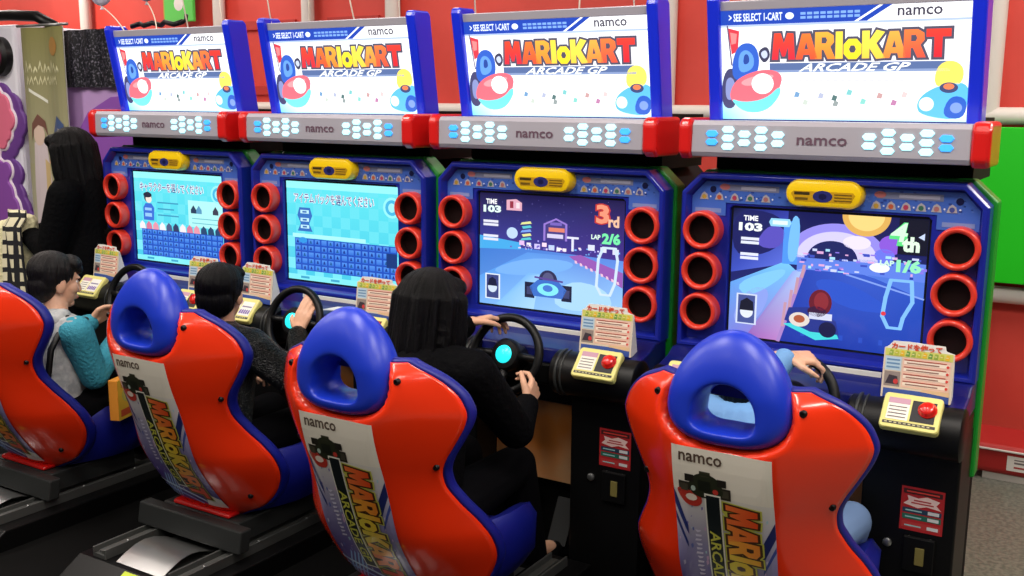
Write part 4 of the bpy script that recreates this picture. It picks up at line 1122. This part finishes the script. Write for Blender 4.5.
# yellow box on the edge of the far seat
t = thing('picture_box', 'yellow and orange picture box tucked beside the child in teal sleeves', 'box', (-2.69,-.55,.40), math.radians(20))
m = MB(); m.box((-.012,-.075,0),(.03,.075,.17)); m.build('carton', mat('orange_card',(232,150,50),.5), t, bevel=.003)
A = Art(); A.rect(0,0,1,1,(240,190,60),0); A.disc(.5,.6,.32,.2,(206,196,90),1); A.rect(.1,.08,.9,.25,(214,90,50),1); A.disc(.5,.55,.14,.1,(226,120,60),2)
for k in range(4): A.rect(.15,.8+.04*k,.8,.82+.04*k,(200,110,60),1)
A.build('printed_side', M_CARD, lambda u,v,l: (.0306+.0005*l, -.075+.15*u, .17*v), t)
t = thing('picture_card', 'white flyer lying on the dash behind the bare hand', 'flyer', (-1.87,-.095,.866), .3)
m = MB(); m.loops([[(-.09,-.03,0),(.05,-.035,.004),(.09,.02,.008),(-.04,.03,.004)],[(-.09,-.03,.002),(.05,-.035,.006),(.09,.02,.010),(-.04,.03,.006)]],0,True,True,True); m.build('sheet', PAPER, t)

# ------------------------------------------------------------------ the room
m = MB(); m.box((-12,-6,-.1),(4,2.4,0)); struct(m.build('floor', FLOORM))
m = MB(); m.box((-3.9,-2.4,0),(.50,.66,.006)); m.build('floor_mat', mat('black_rubber',(9,9,9),.8,spec=.1)); tag(bpy.data.objects['floor_mat'],'black rubber mat on the floor under the row of cabinets','mat')  # added dark sheet that stands in for the shade on the floor
m = MB(); m.box((-12,-6,3.2),(4,2.4,3.3)); struct(m.build('ceiling', CEILM))
m = MB(); m.box((-12,2.3,0),(4,2.45,3.2)); struct(m.build('wall_back', WALLRED))
n = 0
def trim(m, material, **k):
    global n; n += 1
    return struct(m.build('trim_%d' % n, material, **k))
for x, r in ((.16,.045),(-1.51,.05),(-3.45,.05),(-4.19,.045),(-5.06,.045),(-6.6,.045),(1.9,.05)):
    m = MB(); m.tube([(x,2.24,0),(x,2.24,3.2)],r,16); trim(m, PIPEW, smooth=True, auto=60)
m = MB(); m.tube([(-5.1,2.235,1.655),(3.9,2.235,1.655)],.042,16); trim(m, PIPEW, smooth=True, auto=60)
m = MB(); m.tube([(-5.1,2.235,.80),(3.9,2.235,.80)],.042,16); trim(m, PIPEW, smooth=True, auto=60)
m = MB(); m.box((-12,2.28,0),(4,2.30,.07)); o = m.build('baseboard_back', PIPEW); struct(o)
for x0, x1 in ((-4.95,-4.35),(-4.05,-3.6)):
    m = MB()
    m.loops([[(x0,2.302,1.75),(x1,2.302,1.75),(x1,2.302,2.27),(x0,2.302,2.27)],[(x0,2.28,1.75),(x1,2.28,1.75),(x1,2.28,2.27),(x0,2.28,2.27)],[(x0+.06,2.28,1.81),(x1-.06,2.28,1.81),(x1-.06,2.28,2.21),(x0+.06,2.28,2.21)],[(x0+.07,2.3,1.82),(x1-.07,2.3,1.82),(x1-.07,2.3,2.2),(x0+.07,2.3,2.2)]],0)
    trim(m, WALLRED2)

t = thing('wall_board', 'bright green board bolted on the red wall right of the last cabinet', 'wall board', (.85,2.16,.87))
m = MB(); m.box((-.70,-.02,0),(1.2,.02,.735)); m.build('board', WALLGREEN, t, bevel=.004)
for x, z in ((-.66,.66),(-.66,.2),(-.66,.06)):
    m = MB(); m.lathe([(.016,0),(.016,.008),(.010,.012),(.0002,.012)],Matrix.Translation((x,-.02,z)) @ Matrix.Rotation(PI/2,4,'X'),16); m.build('bolt', BLACK, t, smooth=True, auto=40)

t = thing('floor_bench', 'low red padded bench with pale piping at the foot of the red wall', 'bench', (.9,1.95,0))
m = MB(); m.box((-.68,-.14,.03),(.9,.2,.17)); m.build('pad', mat('red_vinyl',(168,32,30),.5), t, bevel=.03, seg=4)
m = MB(); m.tube([(-.665,-.146,.05),(-.665,-.146,.15),(.885,-.146,.15),(.885,-.146,.05)],.005,8); m.build('piping', WHITE, t, smooth=True)
m = MB(); m.box((-.58,-.12,0),(.88,.18,.035)); m.build('plinth', PIPEW, t)
A = Art(); A.rect(0,0,1,1,(228,222,214),0); A.rect(.1,.2,.9,.32,(170,60,60),1); A.rect(.1,.5,.7,.62,(120,110,110),1); A.rect(.1,.72,.8,.8,(120,110,110),1)
A.build('paper_label', M_CARD, lambda u,v,l: (-.48+.3*u,-.1415-.0005*l,.06+.07*v), t)

m = MB(); m.box((-5.62,2.16,2.29),(-5.32,2.2,2.62))
t = thing('hanging_sign', 'light green square sign on the wall above the furthest cabinet', 'sign', (-5.40,2.2,2.28))
m = MB(); m.box((-.17,-.03,0),(.14,.0,.5)); m.build('sign_board', BOARDSIGN, t, bevel=.006)
m = MB(); m.box((-.19,-.02,-.01),(-.17,.03,.5)); m.build('sign_edge', OLIVE, t)
m = MB(); m.lathe([(.05,0),(.0002,.004)],Matrix.Translation((-.01,-.03,.13)) @ Matrix.Rotation(PI/2,4,'X'),20); m.build('sign_spot', PAPER, t)

# photo sticker booth at the far left
t = thing('photo_booth', 'lilac and purple photo sticker booth behind the standing woman', 'booth', (-4.74,.42,0)); t.scale = (1,1,1.02)
m = MB(); m.box((-2.2,0,0),(-.02,1.0,2.08)); m.build('side_panel', LILAC, t, bevel=.02)
m = MB(); m.box((.34,.02,0),(1.0,.12,2.02)); m.build('end_panel', LILAC2, t, bevel=.02)
m = MB(); m.box((-.02,.15,0),(.36,.9,2.0)); m.build('inner_wall', mat('booth_inside',(150,140,160),.7), t)
m = MB(); pts = [(.36,1.18),(.44,1.42),(.6,1.60),(.8,1.68),(1.0,1.69),(1.0,1.30),(.8,1.22),(.55,1.0),(.45,.85),(.36,.8)]
m.prism(pts, .004, .02); m.build('purple_swoosh', PURPLE, t)
m = MB(); m.prism([(.36,0),(1.0,0),(1.0,.95),(.8,.9),(.6,.75),(.36,.55)], .002, .02); m.build('grey_skirt', mat('booth_grey',(150,148,156),.6), t)
# sparkling dark net at the top of the end panel
m = MB(); ls = []
for k in range(9): ls.append([(.34+.6*j/20,-.012-.012*math.sin(j*1.3),2.03-.3*k/8) for j in range(21)])
m.loops(ls,0,False); nt_m = noise_mat('dark_sequin_net',(16,16,24),(120,116,130),90,.4,lo=.52,hi=.7); m.build('sequin_net', nt_m, t, smooth=True)
# logo: pink bubbly letter on a purple shadow
def blob(lst, name, material, y):
    b = Body()
    for x, z, r in lst:
        bmesh.ops.create_cone(b.bm, cap_ends=True, segments=24, radius1=r, radius2=r, depth=.026, matrix=Matrix.Translation((x,y,z)) @ Matrix.Rotation(PI/2,4,'X'))
    return b.build(name, material, t, .007)
DXL = .13
pk = [(-.46,1.62,.1),(-.36,1.66,.09),(-.27,1.62,.075),(-.22,1.55,.06),(-.26,1.48,.055),(-.36,1.50,.1),(-.46,1.48,.11),(-.3,1.43,.05),(-.42,1.38,.08)]
pp = [(-.44,1.28,.1),(-.36,1.22,.1),(-.30,1.12,.08),(-.25,1.04,.075),(-.20,.98,.06),(-.34,1.0,.09),(-.46,1.08,.1),(-.28,1.26,.05)]
pk = [(x+DXL,z,r) for x,z,r in pk]; pp = [(x+DXL,z,r) for x,z,r in pp]
sh_ = [(x+.05,z-.02,r+.03) for x,z,r in pk+pp]
for nm, l_, mt, y in (('logo_shadow',sh_,mat('logo_purple',(112,66,150),.5),-.004),('logo_outline',[(x,z,r+.012) for x,z,r in pk+pp],mat('logo_white',(240,226,240),.5),-.012),
                       ('logo_letter',pk,mat('logo_pink',(240,120,150),.5),-.022),('logo_letter',pp,mat('logo_violet',(150,84,180),.5),-.022)):
    blob(l_, nm, mt, y)
m = MB()
m.lathe([(.11,0),(.11,.04),(.09,.06),(.065,.05),(.0002,.05)],Matrix.Translation((-.15,0,1.905)) @ Matrix.Rotation(PI/2,4,'X'),28); m.build('round_speaker', BLACK, t, smooth=True, auto=40)
m = MB(); m.lathe([(.064,.0),(.062,.012),(.04,.014),(.0002,.012)],Matrix.Translation((-.15,-.05,1.905)) @ Matrix.Rotation(PI/2,4,'X'),24); m.build('speaker_cone', mat('pink_cone',(206,80,130),.4), t, smooth=True)
m = MB(); m.tube([(-.6,.0,2.10),(-.3,-.02,2.13),(0,-.03,2.125),(.25,-.03,2.11),(.4,-.02,2.05)],.03,10); m.build('cable', BLACK, t, smooth=True)

# poster curtain
t = thing('poster_curtain', 'clear olive poster curtain with two printed figures hanging on the booth', 'curtain', (-4.60,.36,.04))
A = Art()
A.rect(0,0,1,1,(206,202,180),0,(140,136,84)); A.rect(0,0,1,.5,(214,210,196),1,(176,172,132))
A.disc(.75,.93,.12,.035,(176,130,70),2,10)
[A.line([(.1+.09*k,.84+.012*(k%2)),(.13+.09*k,.875-.01*(k%3)),(.16+.09*k,.842)],.012,(226,222,180),2) for k in range(9)]
[A.line([(.12+.08*k,.795+.008*(k%3)),(.15+.08*k,.82),(.18+.08*k,.795)],.010,(226,222,180),2) for k in range(9)]
A.line([(.15,.775),(.35,.75),(.5,.73)],.012,(240,240,226),2)
A.poly([(.14,.1),(.46,.1),(.48,.42),(.42,.58),(.2,.58),(.15,.42)],(214,200,204),2); A.disc(.3,.61,.1,.042,(222,196,180),3); A.poly([(.15,.58),(.18,.65),(.3,.685),(.42,.66),(.47,.6),(.4,.635),(.3,.645),(.2,.625)],(122,84,74),4); A.poly([(.36,.1),(.44,.1),(.46,.5),(.38,.52)],(206,180,130),3)
A.poly([(.62,.1),(.96,.1),(.97,.42),(.9,.56),(.66,.56),(.6,.42)],(224,222,210),2); A.disc(.78,.60,.1,.042,(222,200,186),3); A.poly([(.58,.44),(.62,.62),(.75,.68),(.92,.65),(.98,.54),(.88,.62),(.76,.635),(.68,.58),(.66,.46)],(76,96,140),4)
o = A.build('printed_sheet', M_PRINT, lambda u,v,l: (.38*u, -.012*math.sin(u*9)-.0012*l, .55+1.5*v), t, cuts=[('u',[i/12 for i in range(1,12)])])
m = MB(); m.tube([(-.03,0,2.06),(.42,0,2.06)],.008,8); m.build('curtain_rod', STEEL, t, smooth=True)
ls = [[(.38*j/12, .005-.012*math.sin(j/12*9), .55+1.5*k) for j in range(13)] for k in (0,1)]
m = MB(); m.loops(ls,0,False); o = m.build('backing_sheet', PAPER, t); o.modifiers.new('t','SOLIDIFY').thickness = .003

t = thing('power_cable', 'black cable lying along the top of the furthest sign', 'cable', (-3.2,.085,2.026))
m = MB(); m.tube([(-.17+.05*k, .05+.012*math.sin(k*2.1), .018+.012*(k%2)) for k in range(8)],.012,8); m.tube([(.17,.05,.02),(.2,.06,.035),(.21,.055,.06)],.009,8); m.build('cable_run', BLACK, t, smooth=True)

# balloons tied to the signs by ribbons
def balloon(px, knot, top, c, colr, label, sc=1., swirl=None):
    t = thing('foil_balloon', label, 'balloon', knot, 0, 'foil balloons tied to the game signs')
    k = Vector(knot); C = Vector(c)-k
    m = MB(); ls = []
    for i in range(9):
        a = i/8; p = Vector((0,0,0)).lerp(C-Vector((0,0,.15*sc)), a)+Vector((.015*math.sin(a*PI),.0,0)); ls.append(p)
    m.tube(ls,.003,6); m.build('ribbon', RIBBON, t, smooth=True)
    m = MB(); prof = []
    for i in range(13):
        a = -PI/2+PI*i/12; prof.append((max(.0002,.15*sc*math.cos(a)**.8 if math.cos(a) > 0 else .0002), .075*sc*math.sin(a)))
    m.lathe(prof, Matrix.Translation(C) @ Matrix.Rotation(PI/2,4,'X'), 28); m.lathe([(.022*sc,-.185*sc),(.008*sc,-.165*sc),(.012*sc,-.14*sc)],Matrix.Translation(C),10)
    m.build('foil_skin', colr, t, smooth=True)
    return t
F1 = noise_mat('patterned_foil',(90,76,150),(226,220,236),9,.25,lo=.42,hi=.55); F2 = noise_mat('pale_foil',(170,150,160),(214,214,220),6,.25)
BAL = [(-3,-.33,F1,'patterned purple foil balloon above the furthest sign'),(-3,-.10,F2,'pale foil balloon beside the patterned purple one'),(-3,.11,None,0),(-3,.33,None,0),
       (-2,-.375,None,0),(-2,-.16,None,0),(-2,.08,None,0),(-2,.31,None,0),(-1,-.335,None,0),(-1,.1,None,0),(-1,.31,None,0),(0,-.31,None,0)]
import sys
for i, (X, dx, ma, lb) in enumerate(BAL):
    kn = Vector((X+dx, .06, 2.02)); 
    if ma: c = Vector((-3.67,.20,2.232)) if i == 0 else Vector((-3.53,.36,2.262))
    else: c = kn+Vector((-.22*(-X)/2-.04,.02+.22*(i%2),.82+.30*(i%3)))
    o = balloon(0, kn, 0, c, ma or F2, lb or '', .5)
    if not lb:
        nm = {-3:'furthest sign',-2:'second sign from the booth',-1:'sign over the night race',0:'sign nearest the green board'}[X]
        nth = {2:'third',3:'fourth',4:'first',5:'second',6:'third',7:'last',8:'first',9:'second',10:'last',11:'only'}[i]
        o['label'] = 'pale ribbon tied to the %s, %s one along its top edge' % (nm, nth)

# ------------------------------------------------------------------ light, camera
def area(loc, sx, sy, power, rgb=(255,246,236), rot=(0,0,0)):
    l = bpy.data.lights.new('ceiling_lamp','AREA'); l.shape = 'RECTANGLE'; l.size = sx; l.size_y = sy; l.energy = power; l.color = lin(rgb)
    o = bpy.data.objects.new('ceiling_lamp', l); link(o); o.location = loc; o.rotation_euler = rot; return o
for x in (-4.6,-2.9,-1.2,.5,2.0):
    for y, p in ((-3.6,17),(-1.5,38),(1.3,17)):
        area((x,y,3.1),.35,1.2,p)
for x in (-8.5,-6.6):
    area((x,1.2,3.1),.35,1.2,40)  # extra lamps added for the local light on the far left wall
area((2.1,.7,3.1),.35,1.2,52)  # fill lamp added to brighten the lower right wall and green board
w = bpy.data.worlds.new('room_air'); SC.world = w; w.use_nodes = True
w.node_tree.nodes['Background'].inputs['Color'].default_value = (.55,.53,.52,1); w.node_tree.nodes['Background'].inputs['Strength'].default_value = .10

cam = bpy.data.cameras.new('camera'); co = bpy.data.objects.new('camera', cam); link(co); SC.camera = co
cam.sensor_fit = 'HORIZONTAL'; cam.sensor_width = 36.; cam.lens = 1023.37/1024*36; cam.clip_start = .05
R3 = Matrix(((0.84916405,0.52806777,0.0080524),(-0.09930555,0.14467699,0.9844831),(0.5187088,-0.83678731,0.17529456))).transposed()
co.matrix_world = Matrix.Translation((.84676,-3.18727,1.68472)) @ R3.to_4x4()
vs = SC.view_settings; vs.view_transform = 'Standard'; vs.look = 'None'; vs.exposure = 0.; vs.gamma = 1.; vs.use_curve_mapping = False
SC.cycles.max_bounces = 6
